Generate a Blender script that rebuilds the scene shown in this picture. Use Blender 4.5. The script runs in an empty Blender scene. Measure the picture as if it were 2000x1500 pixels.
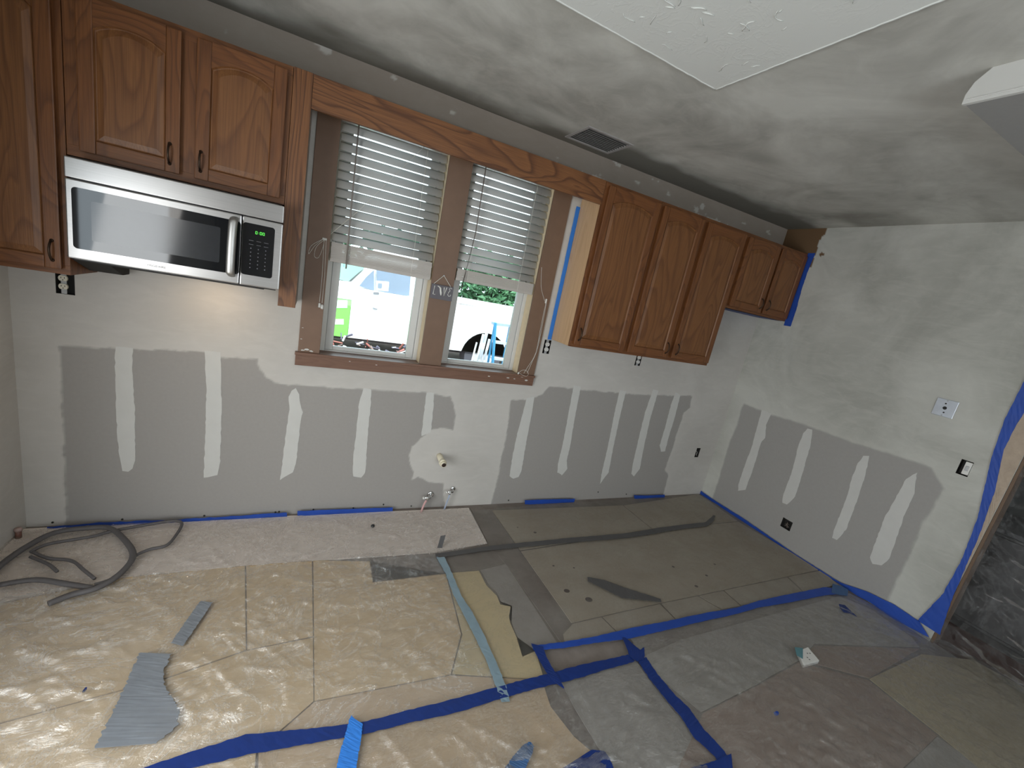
import bpy, bmesh, math, random
import numpy as np
from mathutils import Vector, Matrix
from mathutils.geometry import tessellate_polygon
random.seed(5); RNG=np.random.RandomState(7)
S=bpy.context.scene; COL=S.collection
# ------------------------------------------------------------------ camera
CAM=np.array([1.2632,-2.7539,1.7195]); FPX=822.63
cr=np.array([0.8953539862987319,-0.4008691588948915,0.19402359821906312])
cu=np.array([-0.07946119384426062,0.2848761967399841,0.9552651313660552])
cf=np.array([0.4382090344707821,0.8707177900892252,-0.22321149641163385])
cd=bpy.data.cameras.new('camera'); cam=bpy.data.objects.new('camera',cd); COL.objects.link(cam)
cd.sensor_width=36; cd.lens=36*FPX/2000; cd.clip_start=.02; cd.clip_end=200
M=Matrix.Identity(4)
for i in range(3): M[i][0]=cr[i];M[i][1]=cu[i];M[i][2]=-cf[i];M[i][3]=CAM[i]
cam.matrix_world=M; S.camera=cam
# ------------------------------------------------------------------ view, world, sun, daylight openings
S.view_settings.view_transform='Standard'; S.view_settings.look='None'
S.view_settings.exposure=0.12; S.view_settings.gamma=1; S.view_settings.use_curve_mapping=False
w=bpy.data.worlds.new('World'); S.world=w; w.use_nodes=True
bg=w.node_tree.nodes['Background']; bg.inputs[0].default_value=(.80,.92,1,1); bg.inputs[1].default_value=3.6
def lamp(name,kind,loc,direction,energy,color=(1,1,1),size=None,size_y=None,angle=None):
    l=bpy.data.lights.new(name,kind); l.energy=energy; l.color=color
    if kind=='AREA': l.shape='RECTANGLE'; l.size=size; l.size_y=size_y or size
    if angle is not None: l.angle=angle
    o=bpy.data.objects.new(name,l); COL.objects.link(o); o.location=loc
    o.rotation_euler=Vector(direction).to_track_quat('-Z','Y').to_euler(); return o
lamp('sun','SUN',(0,-5,8),(-.35,.75,-.9),4.0,(1,.97,.92),angle=.01)
# unseen openings behind the camera: left inferred from shadows, front added as fill
lamp('daylight_left_door','AREA',(-.06,-2.3,.95),(1,.0,-.20),35,(1,.965,.92),1.6,1.75)
lamp('front_fill','AREA',(2.6,-5.12,1.45),(0,1,-.20),15.5,(.97,.99,1),2.0,1.3)
pt=lamp('window_portal','AREA',(1.99,.18,1.78),(0,-1,0),1,(1,1,1),1.36,1.36); pt.data.cycles.is_portal=True
S.cycles.max_bounces=10; S.cycles.transparent_max_bounces=24; S.cycles.diffuse_bounces=5
S.cycles.use_denoising=True; S.cycles.sample_clamp_indirect=6; S.cycles.caustics_reflective=False; S.cycles.caustics_refractive=False
# ------------------------------------------------------------------ geometry of the place
XR=5.108; H=2.702; D=.26; ZT=2.483; ZB=1.39; ZS=1.888
def ray(u,v): return cf+cr*(u-1000)/FPX-cu*(v-750)/FPX
def on(u,v,ax,val):
    d=ray(u,v); t=(val-CAM[ax])/d[ax]; return CAM+t*d
def back(u,v,y=0.): return on(u,v,1,y)
def right(u,v,x=XR): return on(u,v,0,x)
def flo(u,v,z=0.): return on(u,v,2,z)
def crop(ox,oy,s,pts): return [(ox+a/s,oy+b/s) for a,b in pts]
# ------------------------------------------------------------------ numpy noise
_perm=RNG.rand(64,256,256).astype(np.float32)[:8]
def vnoise(x,y,seed=0):
    t=_perm[seed%8]; xi=np.floor(x).astype(int); yi=np.floor(y).astype(int); fx=x-xi; fy=y-yi
    fx=fx*fx*(3-2*fx); fy=fy*fy*(3-2*fy); a=t[xi%256,yi%256]; b=t[(xi+1)%256,yi%256]; c=t[xi%256,(yi+1)%256]; d=t[(xi+1)%256,(yi+1)%256]
    return (a*(1-fx)+b*fx)*(1-fy)+(c*(1-fx)+d*fx)*fy
def fbm(x,y,seed=0,o=4):
    r=0;a=.5;n=0
    for i in range(o): r=r+a*vnoise(x*2**i+13.7*i,y*2**i+7.1*i,seed+i);n+=a;a*=.5
    return r/n
def sdist(px,py,poly):
    """signed distance (negative inside) of arrays to a polygon"""
    P=np.asarray(poly,float); n=len(P); d=np.full(px.shape,1e9); ins=np.zeros(px.shape,bool)
    for i in range(n):
        a=P[i];b=P[(i+1)%n]; e=b-a; L=e@e+1e-12; t=np.clip(((px-a[0])*e[0]+(py-a[1])*e[1])/L,0,1)
        dx=px-a[0]-t*e[0]; dy=py-a[1]-t*e[1]; d=np.minimum(d,dx*dx+dy*dy)
        c=((a[1]>py)!=(b[1]>py)); xx=e[0]*(py-a[1])/(e[1] if abs(e[1])>1e-12 else 1e-12)+a[0]; ins^=c&(px<xx)
    d=np.sqrt(d); return np.where(ins,-d,d)
def pdist(px,py,line):
    d=np.full(px.shape,1e9); P=np.asarray(line,float)
    for a,b in zip(P[:-1],P[1:]):
        e=b-a;L=e@e+1e-12;t=np.clip(((px-a[0])*e[0]+(py-a[1])*e[1])/L,0,1)
        d=np.minimum(d,(px-a[0]-t*e[0])**2+(py-a[1]-t*e[1])**2)
    return np.sqrt(d)
def sstep(a,b,x): t=np.clip((x-a)/(b-a),0,1); return t*t*(3-2*t)
# ------------------------------------------------------------------ node helpers
class NT:
    def __init__(s,name):
        s.m=bpy.data.materials.new(name); s.m.use_nodes=True; s.t=s.m.node_tree; s.t.nodes.clear()
        s.out=s.t.nodes.new('ShaderNodeOutputMaterial')
    def n(s,typ,ins=None,**props):
        nd=s.t.nodes.new(typ)
        for k,v in props.items(): setattr(nd,k,v)
        for k,v in (ins or {}).items():
            sk=nd.inputs[k]
            if isinstance(v,bpy.types.NodeSocket): s.t.links.new(v,sk)
            else:
                if isinstance(v,(tuple,list)) and len(v)==3 and sk.type=='RGBA': v=(*v,1)
                sk.default_value=v
        return nd
    def mix(s,f,a,b,blend='MIX'):
        nd=s.n('ShaderNodeMix',data_type='RGBA',blend_type=blend)
        for i,v in ((0,f),(6,a),(7,b)):
            if isinstance(v,bpy.types.NodeSocket): s.t.links.new(v,nd.inputs[i])
            else: nd.inputs[i].default_value=(*v,1) if isinstance(v,(tuple,list)) else v
        return nd.outputs[2]
    def math(s,op,a,b=0.,c=None):
        d={0:a,1:b}
        if c is not None:d[2]=c
        return s.n('ShaderNodeMath',d,operation=op).outputs[0]
    def coord(s,scale=(1,1,1),loc=(0,0,0),rot=(0,0,0),kind='Object'):
        tc=s.n('ShaderNodeTexCoord'); return s.n('ShaderNodeMapping',{'Vector':tc.outputs[kind],'Scale':scale,'Location':loc,'Rotation':rot}).outputs[0]
    def noise(s,v,scale,detail=4,rough=.55,dist=0.):
        return s.n('ShaderNodeTexNoise',{'Vector':v,'Scale':scale,'Detail':detail,'Roughness':rough,'Distortion':dist}).outputs[0]
    def ramp(s,f,stops):
        nd=s.n('ShaderNodeValToRGB',{0:f}); e=nd.color_ramp.elements
        while len(e)<len(stops): e.new(.5)
        for q,(p,c) in zip(e,stops): q.position=p; q.color=(*c,1) if isinstance(c,(tuple,list)) else (c,c,c,1)
        return nd.outputs[0]
    def bump(s,h,st,dist=.01): return s.n('ShaderNodeBump',{'Height':h,'Strength':st,'Distance':dist}).outputs[0]
    def pbr(s,**k):
        names={'col':'Base Color','rough':'Roughness','metal':'Metallic','nrm':'Normal','spec':'Specular IOR Level','em':'Emission Color','es':'Emission Strength','trans':'Transmission Weight','alpha':'Alpha','aniso':'Anisotropic','coat':'Coat Weight'}
        b=s.n('ShaderNodeBsdfPrincipled',{names[a]:v for a,v in k.items()}); s.t.links.new(b.outputs[0],s.out.inputs[0]); return b
    def fin(s,sh): s.t.links.new(sh,s.out.inputs[0]); return s.m
def simple(name,col,rough=.5,metal=0.,var=.12,scale=30,bump=0.,spec=.5,**k):
    t=NT(name); v=t.coord(); n=t.noise(v,scale,3); c=t.mix(n,tuple(x*(1-var) for x in col),tuple(min(1,x*(1+var)) for x in col))
    d=dict(col=c,rough=rough,metal=metal,spec=spec,**k)
    if bump: d['nrm']=t.bump(n,bump,.004)
    t.pbr(**d); return t.m
def wood(name,axis,light,dark,scale=1.,contrast=1.,rough=.42):
    t=NT(name); g=7.*scale; l=.55*scale
    sc=[g,g,g]; sc[axis]=l
    v=t.coord(tuple(sc)); big=t.noise(v,1.,3,.5)
    sc2=[3.0*scale]*3; sc2[axis]=.55*scale; v2=t.coord(tuple(sc2)); wv=t.noise(v2,1.6,2,.45,.6)
    ring=t.math('FRACT',t.math('MULTIPLY',wv,15.)); rg=t.ramp(ring,[(0,0.),(.55,.25),(.85,1.),(1,0.)])
    sc3=[330*scale]*3; sc3[axis]=5*scale; pore=t.ramp(t.noise(t.coord(tuple(sc3)),1.,2,.6),[(.42,0.),(.62,1.)])
    c=t.mix(t.math('MULTIPLY',rg,.75*contrast),light,dark)
    c=t.mix(t.math('MULTIPLY',pore,.35*contrast),c,tuple(x*.55 for x in dark))
    c=t.mix(t.math('MULTIPLY',big,.35),c,tuple(x*.6 for x in light))
    t.pbr(col=c,rough=rough,nrm=t.bump(pore,.15,.001),spec=.45); return t.m
LT=(.215,.080,.024); DK=(.095,.031,.010)
M_oakz=wood('oak_vertical',2,LT,DK); M_oakx=wood('oak_horizontal',0,LT,DK)
M_pan=wood('oak_panel',2,(.235,.097,.032),(.12,.042,.014),.8)
M_pil=wood('oak_bold',2,(.27,.112,.040),(.085,.028,.011),1.0,1.25)
M_val=wood('oak_bold_h',0,(.27,.112,.040),(.085,.028,.011),1.0,1.25)
M_side_lit=wood('oak_side_lit',2,(.74,.50,.29),(.58,.35,.18),1.,.7,.4)  # light melamine oak, with window light put into its raised colour
M_side2=simple('greyed_panel',(.30,.26,.22),.6)
M_cas=simple('brown_casing',(.185,.108,.068),.5,var=.12,scale=14)
M_sill=wood('sill_wood',0,(.20,.105,.068),(.125,.06,.038),1.,.5)
M_jamb=simple('cream_jamb',(.80,.66,.44),.5)
M_vinyl=simple('white_vinyl',(.62,.615,.59),.35,var=.02)
M_bronze=simple('dark_bronze',(.06,.04,.028),.35,.85)
M_black=simple('black_plastic',(.012,.012,.013),.35)
M_dark=simple('dark_box',(.02,.018,.016),.8)
M_white=simple('white_plastic',(.75,.74,.70),.4,var=.03)
M_ivory=simple('ivory_plastic',(.70,.66,.54),.4,var=.03)
M_grey=simple('grey_metal',(.42,.42,.42),.45,.6)
M_zinc=simple('zinc_plate',(.58,.62,.68),.38,.75)
M_blue=simple('blue_painter_tape',(.012,.062,.36),.55,var=.2,scale=9,bump=.3)
M_blued=simple('blue_tape_deep',(.004,.026,.165),.5,var=.25,scale=9,bump=.3)
M_bluel=simple('blue_tape_bright',(.03,.20,.66),.5,var=.12,scale=9,bump=.3)
M_blueg=simple('blue_tape_dusty',(.05,.12,.27),.6,var=.25,scale=9,bump=.3)
M_duct=simple('grey_duct_tape',(.26,.285,.32),.34,.35,var=.2,scale=12,bump=.5)
M_ductb=simple('bluish_duct_tape',(.26,.36,.42),.35,.2,var=.25,scale=12,bump=.5)
M_ductd=simple('dark_duct_tape',(.085,.082,.082),.5,var=.25,scale=12,bump=.4)
M_cord=simple('grey_hose',(.105,.098,.100),.6)
M_pvc=simple('pvc',(.74,.68,.52),.4,var=.03)
M_chrome=simple('chrome',(.75,.75,.75),.15,1.,var=.03)
M_pink=simple('pink_pipe',(.62,.36,.35),.45); M_bpipe=simple('blue_pipe',(.36,.42,.54),.45)
M_string=simple('cord_white',(.72,.70,.64),.7)
def steel():
    t=NT('brushed_steel'); v=t.coord((1.5,60,420)); n=t.noise(v,1.,3)
    t.pbr(col=t.mix(n,(.36,.345,.335),(.50,.485,.47)),rough=.30,metal=1.,nrm=t.bump(n,.06,.001)); return t.m
M_steel=steel()
def glassy():
    t=NT('oven_glass'); t.pbr(col=(.008,.009,.011),rough=.05,spec=.7); return t.m
M_oven=glassy()
def plaster(name,mud,bare,mott,var=.3,streak=True,patchy=0.):
    t=NT(name); v=t.coord()
    a=t.n('ShaderNodeAttribute',attribute_name='bare').outputs['Fac']; h=t.n('ShaderNodeAttribute',attribute_name='halo').outputs['Fac']
    n1=t.noise(v,1.6,5,.6,.8); n2=t.noise(t.coord((3,3,9)),1.8,5,.65,1.2); n3=t.noise(v,60,3)
    f=t.ramp(n1,[(.36,0.),(.66,1.)]); f2=t.ramp(n2,[(.45,0.),(.8,1.)])
    c=t.mix(f,mott,mud); c=t.mix(t.math('MULTIPLY',f2,.35),c,tuple(min(1,x*1.18) for x in mud))
    c=t.mix(t.math('MULTIPLY',h,.6),c,tuple(min(1,x*1.06) for x in mud))
    pb=t.mix(n3,tuple(x*.95 for x in bare),tuple(x*1.05 for x in bare)); c=t.mix(a,c,pb)
    br=t.n('ShaderNodeAttribute',attribute_name='brown').outputs['Fac']; c=t.mix(br,c,(.16,.095,.05))
    hh=t.math('ADD',t.math('MULTIPLY',n2,.5),t.math('MULTIPLY',n3,.25)); t.pbr(col=c,rough=.85,spec=.2,nrm=t.bump(hh,.12,.01)); return t.m
M_wall=plaster('skim_wall',(.56,.535,.50),(.345,.325,.305),(.50,.475,.44))
M_wallr=plaster('skim_wall_right',(.55,.545,.50),(.36,.345,.325),(.385,.38,.34))
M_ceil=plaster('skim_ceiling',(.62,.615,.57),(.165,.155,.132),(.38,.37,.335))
M_mud=simple('joint_compound',(.60,.59,.56),.85,var=.05,scale=14,spec=.2)
def texceil():
    t=NT('textured_ceiling'); v=t.coord(); n=t.noise(v,11,4,.6,1.5); r=t.ramp(n,[(.50,0.),(.54,1.),(.60,.15)])
    sp=t.ramp(t.noise(v,2.5,2),[(.4,0.),(.6,1.)]); t.pbr(col=(.70,.71,.68),rough=.7,nrm=t.bump(t.math('MULTIPLY',r,sp),.12,.006),spec=.3); return t.m
M_tex=texceil()
def board(name,c1,c2,sc,ax=0,dust=.25,dcol=(.52,.50,.46)):
    t=NT(name); s=[sc*8]*3; s[ax]=sc; n=t.noise(t.coord(tuple(s)),1.,4,.6,.5); n2=t.noise(t.coord(),3.2,5,.6); n3=t.noise(t.coord(),38,3,.7)
    c=t.mix(n,c1,c2); c=t.mix(t.math('MULTIPLY',t.ramp(n2,[(.4,0.),(.75,1.)]),dust),c,dcol); c=t.mix(t.ramp(n3,[(.70,0.),(.74,.75)]),c,dcol)
    t.pbr(col=c,rough=.75,spec=.25,nrm=t.bump(n3,.1,.004)); return t.m
M_sub=board('subfloor_wood',(.13,.105,.09),(.24,.20,.175),1.,1,.5,(.42,.39,.36))
M_ply=board('plywood',(.335,.278,.215),(.43,.37,.295),1.,0,.35,(.50,.47,.40))
M_ply2=board('plywood_strip',(.315,.27,.215),(.41,.355,.29),1.,0,.45,(.50,.47,.41))
M_tan=board('tan_underlay',(.62,.455,.265),(.72,.55,.345),.6,0,.2,(.55,.46,.34))
M_tan2=board('golden_underlay',(.60,.48,.275),(.68,.56,.34),.6,0,.25,(.55,.47,.34))
M_tan3=board('brown_underlay',(.55,.40,.26),(.64,.48,.315),.6,0,.3,(.45,.36,.27))
M_pale=board('pale_panel',(.74,.66,.60),(.80,.73,.67),.5,0,.5,(.82,.77,.71))
M_hard=board('hardboard',(.255,.182,.148),(.32,.235,.19),.8,1,.3,(.36,.285,.24))
M_osb=board('far_tan',(.37,.30,.19),(.45,.37,.24),1.5,0,.3,(.44,.39,.26))
M_ash=board('ash_panel',(.25,.225,.205),(.37,.34,.315),.9,1,.5,(.47,.44,.41))
M_knot=simple('knot',(.07,.05,.045),.8)
def film(name,haze,tint=(1,1,1),hcol=(.80,.80,.78),rough=.07,bs=.5,wr=1.,fstr=1.4,streak=.25):
    """clear polythene: see-through, glossy by Fresnel, a little milky"""
    t=NT(name); v=t.coord(); n=t.noise(v,5.5,5,.62,1.6); n2=t.math('POWER',t.math('SUBTRACT',1.,t.math('ABSOLUTE',t.math('SUBTRACT',t.math('MULTIPLY',t.noise(t.coord((1,2.2,1),rot=(0,0,.15)),11,5,.65,1.6),2.),1.))),5.)
    h=t.math('ADD',t.math('MULTIPLY',n,.5),t.math('MULTIPLY',n2,.5*wr)); nr=t.bump(h,bs,.035)
    fr=t.n('ShaderNodeFresnel',{'IOR':1.5}).outputs[0]
    gl=t.n('ShaderNodeBsdfGlossy',{'Color':(1,1,1),'Roughness':rough,'Normal':nr}).outputs[0]
    tr=t.n('ShaderNodeBsdfTransparent',{'Color':tint}).outputs[0]
    df=t.n('ShaderNodeMixShader',{0:.35,1:t.n('ShaderNodeBsdfDiffuse',{'Color':hcol,'Normal':nr}).outputs[0],2:t.n('ShaderNodeBsdfTranslucent',{'Color':hcol}).outputs[0]}).outputs[0]
    sn=t.noise(t.coord((1,1.6,1),rot=(0,0,.35)),3.2,6,.68,1.4); rd=t.math('POWER',t.math('SUBTRACT',1.,t.math('ABSOLUTE',t.math('SUBTRACT',t.math('MULTIPLY',sn,2.),1.))),34.)
    sn2=t.noise(t.coord((1,1,1),rot=(0,0,-.5)),1.7,6,.7,2.); rd2=t.math('POWER',t.math('SUBTRACT',1.,t.math('ABSOLUTE',t.math('SUBTRACT',t.math('MULTIPLY',sn2,2.),1.))),44.)
    rd=t.math('MULTIPLY',t.math('MAXIMUM',rd,rd2),streak)  # crease scatter lines, also painted to stand in for missing glints
    mk=t.n('ShaderNodeAttribute',attribute_name='milk').outputs['Fac']
    hz=t.ramp(t.noise(t.coord((1,2.,1),rot=(0,0,.5)),1.3,4,.55,.6),[(.35,.45),(.75,1.)])
    f=t.math('MINIMUM',t.math('ADD',t.math('MULTIPLY',t.math('MULTIPLY',hz,haze),mk),rd),.95)
    a=t.n('ShaderNodeMixShader',{0:f,1:tr,2:df}).outputs[0]
    b=t.n('ShaderNodeMixShader',{0:t.math('MINIMUM',t.math('MULTIPLY',fr,fstr),.40),1:a,2:gl}).outputs[0]
    return t.fin(b)
M_film=film('clear_film',.17,rough=.04,bs=.34,fstr=3.2,hcol=(.88,.88,.87),streak=.30); M_filmb=film('dusty_film',.16,rough=.25,bs=.2,hcol=(.62,.59,.53),fstr=.5,streak=.12)
M_filmr=film('right_film',.18,rough=.09,bs=.45,hcol=(.72,.70,.65),fstr=2.2,streak=.20); M_filmh=film('hanging_film',.10,rough=.2,bs=.4,hcol=(.4,.4,.4),fstr=.5)
M_filmp=film('milky_film',.30,rough=.2,bs=.2,hcol=(.86,.80,.76),fstr=.5)
def glass():
    t=NT('pane_glass'); tr=t.n('ShaderNodeBsdfTransparent',{'Color':(.93,.97,.97)}).outputs[0]; gl=t.n('ShaderNodeBsdfGlossy',{'Roughness':.02}).outputs[0]
    fr=t.n('ShaderNodeFresnel',{'IOR':1.45}).outputs[0]; return t.fin(t.n('ShaderNodeMixShader',{0:fr,1:tr,2:gl}).outputs[0])
M_glass=glass()
def slatm():
    t=NT('blind_slat'); d=t.n('ShaderNodeBsdfDiffuse',{'Color':(.66,.64,.61)}).outputs[0]; tl=t.n('ShaderNodeBsdfTranslucent',{'Color':(.60,.78,.88)}).outputs[0]
    g=t.n('ShaderNodeBsdfGlossy',{'Roughness':.35}).outputs[0]
    a=t.n('ShaderNodeMixShader',{0:.20,1:d,2:tl}).outputs[0]; return t.fin(t.n('ShaderNodeMixShader',{0:.04,1:a,2:g}).outputs[0])
M_slat=slatm(); M_stack=simple('blind_stack',(.50,.46,.42),.5,var=.06)
def emit(name,c,s):
    t=NT(name); return t.fin(t.n('ShaderNodeEmission',{'Color':c,'Strength':s}).outputs[0])
M_led=emit('green_led',(.15,1.,.12),1.6)
# ------------------------------------------------------------------ object helpers
def tag(o,label=None,cat=None,group=None,kind=None):
    if label:o['label']=label
    if cat:o['category']=cat
    if group:o['group']=group
    if kind:o['kind']=kind
    return o
def wloc(o):
    v=Vector(o.location); 
    while o.parent: o=o.parent; v+=Vector(o.location)
    return v
def thing(name,label,cat,loc,group=None):
    o=bpy.data.objects.new(name,None); o.empty_display_size=.05; COL.objects.link(o); o.location=loc; return tag(o,label,cat,group)
def link(name,me,m,parent=None,loc=None):
    o=bpy.data.objects.new(name,me); COL.objects.link(o)
    if m: me.materials.append(m)
    base=wloc(parent) if parent else Vector(loc or (0,0,0))
    if parent: o.parent=parent
    else: o.location=base
    if base.length>1e-9: me.transform(Matrix.Translation(-base))
    return o
def obj(name,bm,m,parent=None,loc=None,smooth=False):
    me=bpy.data.meshes.new(name); bmesh.ops.recalc_face_normals(bm,faces=bm.faces); bm.to_mesh(me); bm.free()
    if smooth: me.polygons.foreach_set('use_smooth',[True]*len(me.polygons))
    return link(name,me,m,parent,loc)
def B(): return bmesh.new()
def box(bm,x0,x1,y0,y1,z0,z1,bev=0.):
    x0,x1=sorted((x0,x1));y0,y1=sorted((y0,y1));z0,z1=sorted((z0,z1))
    r=bmesh.ops.create_cube(bm,size=1); vs=r['verts']
    for v in vs: v.co=Vector(((x0+x1)/2+v.co.x*(x1-x0),(y0+y1)/2+v.co.y*(y1-y0),(z0+z1)/2+v.co.z*(z1-z0)))
    if bev: bmesh.ops.bevel(bm,geom=list({e for v in vs for e in v.link_edges}),offset=min(bev,(x1-x0)*.45,(y1-y0)*.45,(z1-z0)*.45),segments=2,affect='EDGES',profile=.6)
    return bm
def bx(name,m,parent,x0,x1,y0,y1,z0,z1,bev=0.002,loc=None): return obj(name,box(B(),x0,x1,y0,y1,z0,z1,bev),m,parent,loc)
def tube(bm,pts,r,seg=8,close=False,flat=1.,up=(0,0,1)):
    P=[Vector(p) for p in pts]; n=len(P); rings=[]; up=Vector(up)
    for i,p in enumerate(P):
        a=P[(i-1)%n] if close or i>0 else p; b=P[(i+1)%n] if close or i<n-1 else p
        t=(b-a).normalized(); s=t.cross(up)
        if s.length<.05: s=t.cross(Vector((1,0,0)))
        s.normalize(); u=s.cross(t).normalized(); rr=r[i] if isinstance(r,(list,tuple)) else r
        rings.append([bm.verts.new(p+(s*math.cos(2*math.pi*k/seg)+u*math.sin(2*math.pi*k/seg)*flat)*rr) for k in range(seg)])
    for i in range(n if close else n-1):
        A=rings[i];C=rings[(i+1)%n]
        for k in range(seg): bm.faces.new((A[k],A[(k+1)%seg],C[(k+1)%seg],C[k]))
    if not close: bm.faces.new(rings[0][::-1]); bm.faces.new(rings[-1])
    return bm
def smoothline(pts,k=6):
    P=[np.array(p,float) for p in pts]; out=[]
    for i in range(len(P)-1):
        a=P[max(i-1,0)];b=P[i];c=P[i+1];d=P[min(i+2,len(P)-1)]
        for j in range(k):
            t=j/k; out.append(.5*((2*b)+(-a+c)*t+(2*a-5*b+4*c-d)*t*t+(-a+3*b-3*c+d)*t**3))
    out.append(P[-1]); return out
def slab(bm,pts,nrm,th):
    """polygon (3D points) given a thickness along nrm"""
    n=Vector(nrm)*th; a=[bm.verts.new(Vector(p)) for p in pts]; b=[bm.verts.new(Vector(p)+n) for p in pts]
    f1=bm.faces.new(a); f2=bm.faces.new(b[::-1]); k=len(a)
    for i in range(k): bm.faces.new((a[i],b[i],b[(i+1)%k],a[(i+1)%k]))
    bmesh.ops.triangulate(bm,faces=[f1,f2]); return bm
def ribbon(name,A,Bp,nrm,m,parent=None,th=.0012,jit=.0015,sub=10,loc=None,lift=0.,lab=None,cat='tape',group=None):
    """tape between two edge lines"""
    def res(L,n):
        L=[np.array(p,float) for p in L]; d=[0]
        for a,b in zip(L[:-1],L[1:]): d.append(d[-1]+np.linalg.norm(b-a))
        s=np.linspace(0,d[-1],n); return [np.array([np.interp(q,d,[p[k] for p in L]) for k in range(3)]) for q in s]
    n=max(len(A),len(Bp))*sub; a=res(A,n); b=res(Bp,n); N=np.array(nrm,float); bm=B(); R=random.Random(len(name)*7+n)
    top=[];bot=[]
    for i in range(n):
        w_=(b[i]-a[i]); w_/=np.linalg.norm(w_)+1e-9; row=[]
        ph=R.uniform(-1,1)*jit
        for q in (0,.33,.66,1):
            p=a[i]+(b[i]-a[i])*q+w_*(ph if q in(0,1) else 0)+N*(lift+R.uniform(0,.0012))
            row.append(p)
        top.append([bm.verts.new(p+N*th) for p in row]); bot.append([bm.verts.new(p) for p in row])
    for i in range(n-1):
        for q in range(3):
            bm.faces.new((top[i][q],top[i][q+1],top[i+1][q+1],top[i+1][q])); bm.faces.new((bot[i][q],bot[i+1][q],bot[i+1][q+1],bot[i][q+1]))
        bm.faces.new((top[i][0],top[i+1][0],bot[i+1][0],bot[i][0])); bm.faces.new((top[i][3],bot[i][3],bot[i+1][3],top[i+1][3]))
    for i in (0,n-1):
        for q in range(3): bm.faces.new((top[i][q],bot[i][q],bot[i][q+1],top[i][q+1]))
    c=(a[0]+b[0])/2 if loc is None else loc
    o=obj(name,bm,m,parent,tuple(c),smooth=False)
    if lab: tag(o,lab,cat,group)
    return o
def text_mesh(s,size,ext=.0004):
    c=bpy.data.curves.new('t','FONT'); c.body=s; c.size=size; c.extrude=ext; c.align_x='CENTER'; c.align_y='CENTER'
    o=bpy.data.objects.new('t',c); COL.objects.link(o); dg=bpy.context.evaluated_depsgraph_get(); me=bpy.data.meshes.new_from_object(o.evaluated_get(dg))
    bpy.data.objects.remove(o); return me
# ================================================================== SETTING
def gridwall(name,us,vs,to3,holes,attrs,m,disp=None):
    U,V=np.meshgrid(us,vs,indexing='ij'); nu,nv=U.shape
    cxs=(us[:-1]+us[1:])/2; czs=(vs[:-1]+vs[1:])/2; CU,CV=np.meshgrid(cxs,czs,indexing='ij'); keep=np.ones(CU.shape,bool)
    for (a,b,c,d) in holes: keep&=~((CU>a)&(CU<b)&(CV>c)&(CV<d))
    idx=np.arange(nu*nv).reshape(nu,nv); f=np.stack([idx[:-1,:-1],idx[1:,:-1],idx[1:,1:],idx[:-1,1:]],-1)[keep]
    co=to3(U.ravel(),V.ravel(),disp(U,V).ravel() if disp else 0*U.ravel())
    me=bpy.data.meshes.new(name); me.vertices.add(nu*nv); me.vertices.foreach_set('co',co.astype(np.float32).ravel())
    nf=len(f); me.loops.add(nf*4); me.loops.foreach_set('vertex_index',f.ravel().astype(np.int32)); me.polygons.add(nf)
    me.polygons.foreach_set('loop_start',np.arange(0,nf*4,4,dtype=np.int32)); me.update(calc_edges=True); me.validate()
    for k,fn in attrs.items():
        a=me.attributes.new(k,'FLOAT','POINT'); a.data.foreach_set('value',fn(U,V).astype(np.float32).ravel())
    me.polygons.foreach_set('use_smooth',[True]*len(me.polygons))
    o=bpy.data.objects.new(name,me); COL.objects.link(o); me.materials.append(m); o['kind']='structure'; return o
def lines(a,b,st,extra):
    g=np.arange(a,b,st); g=g[[all(abs(q-e)>st*.45 for e in extra) for q in g]]; return np.unique(np.concatenate([g,[a,b],extra]))
# --- mud / bare paper regions of the back wall
c1=lambda L:crop(100,640,3.948,L); c2=lambda L:crop(540,720,4.348,L); c3=lambda L:crop(940,720,4.348,L); c4=lambda L:crop(1340,760,4.411,L); c5=lambda L:crop(1560,800,3.3325,L)
def bxz(L): return [(p[0],p[2]) for p in (back(*q) for q in L)]
def ryz(L): return [(p[1],p[2]) for p in (right(*q) for q in L)]
bareL=bxz([(118,677),(224,680),(400,688),(432,698)]+c1([(1590,240),(1600,290),(1650,380),(1720,430),(1830,450),(1890,435),(1974,450)])+c2([(600,165),(740,175),(1280,210),(1475,240),(1500,310),(1520,400),(1500,525),(1400,500),(1310,520),(1230,580),(1150,660),(1125,740),(1135,820),(1160,880),(1150,945),(1200,920),(1300,965),(1420,970),(1420,1060),(1430,1150)])+[(869,1010),(131,1040),(129,980),(122,800),(120,740)])
bareR=bxz(c3([(250,265),(385,262),(450,245),(520,215),(575,150),(850,180),(1170,210),(1330,222),(1790,235),(1770,330),(1720,370),(1640,620),(1560,860),(1590,910),(1540,1085),(1520,1180),(70,1220),(150,870),(225,500),(245,330)]))
HOLES=[]
def hole(cx,cz,w_,h_): HOLES.append((cx-w_/2,cx+w_/2,cz-h_/2,cz+h_/2)); return HOLES[-1]
WX0,WX1,WZ0,WZ1=1.205,2.81,1.10,2.46
winhole=(1.30,2.69,1.10,2.45)
o1=hole(.192,1.318,.068,.112); o2=hole(2.876,1.327,.058,.105); o3=hole(3.787,1.325,.06,.105); o4=hole(4.858,.472,.052,.10)
allh=HOLES+[winhole]
def eu(i): return sorted({h[i] for h in allh}|{h[i+1] for h in allh})
def f_bare(U,V):
    n=(fbm(U*14,V*14,1)-.5)*.022+(vnoise(U*60,V*60,3)-.5)*.006
    d=np.minimum(sdist(U,V,bareL),sdist(U,V,bareR))+n; return 1-sstep(-.005,.006,d)
def f_halo(U,V):
    d=np.minimum(sdist(U,V,bareL),sdist(U,V,bareR)); return np.exp(-np.clip(d,0,9)/.07)*(d>0)
zero=lambda U,V:U*0
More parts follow.
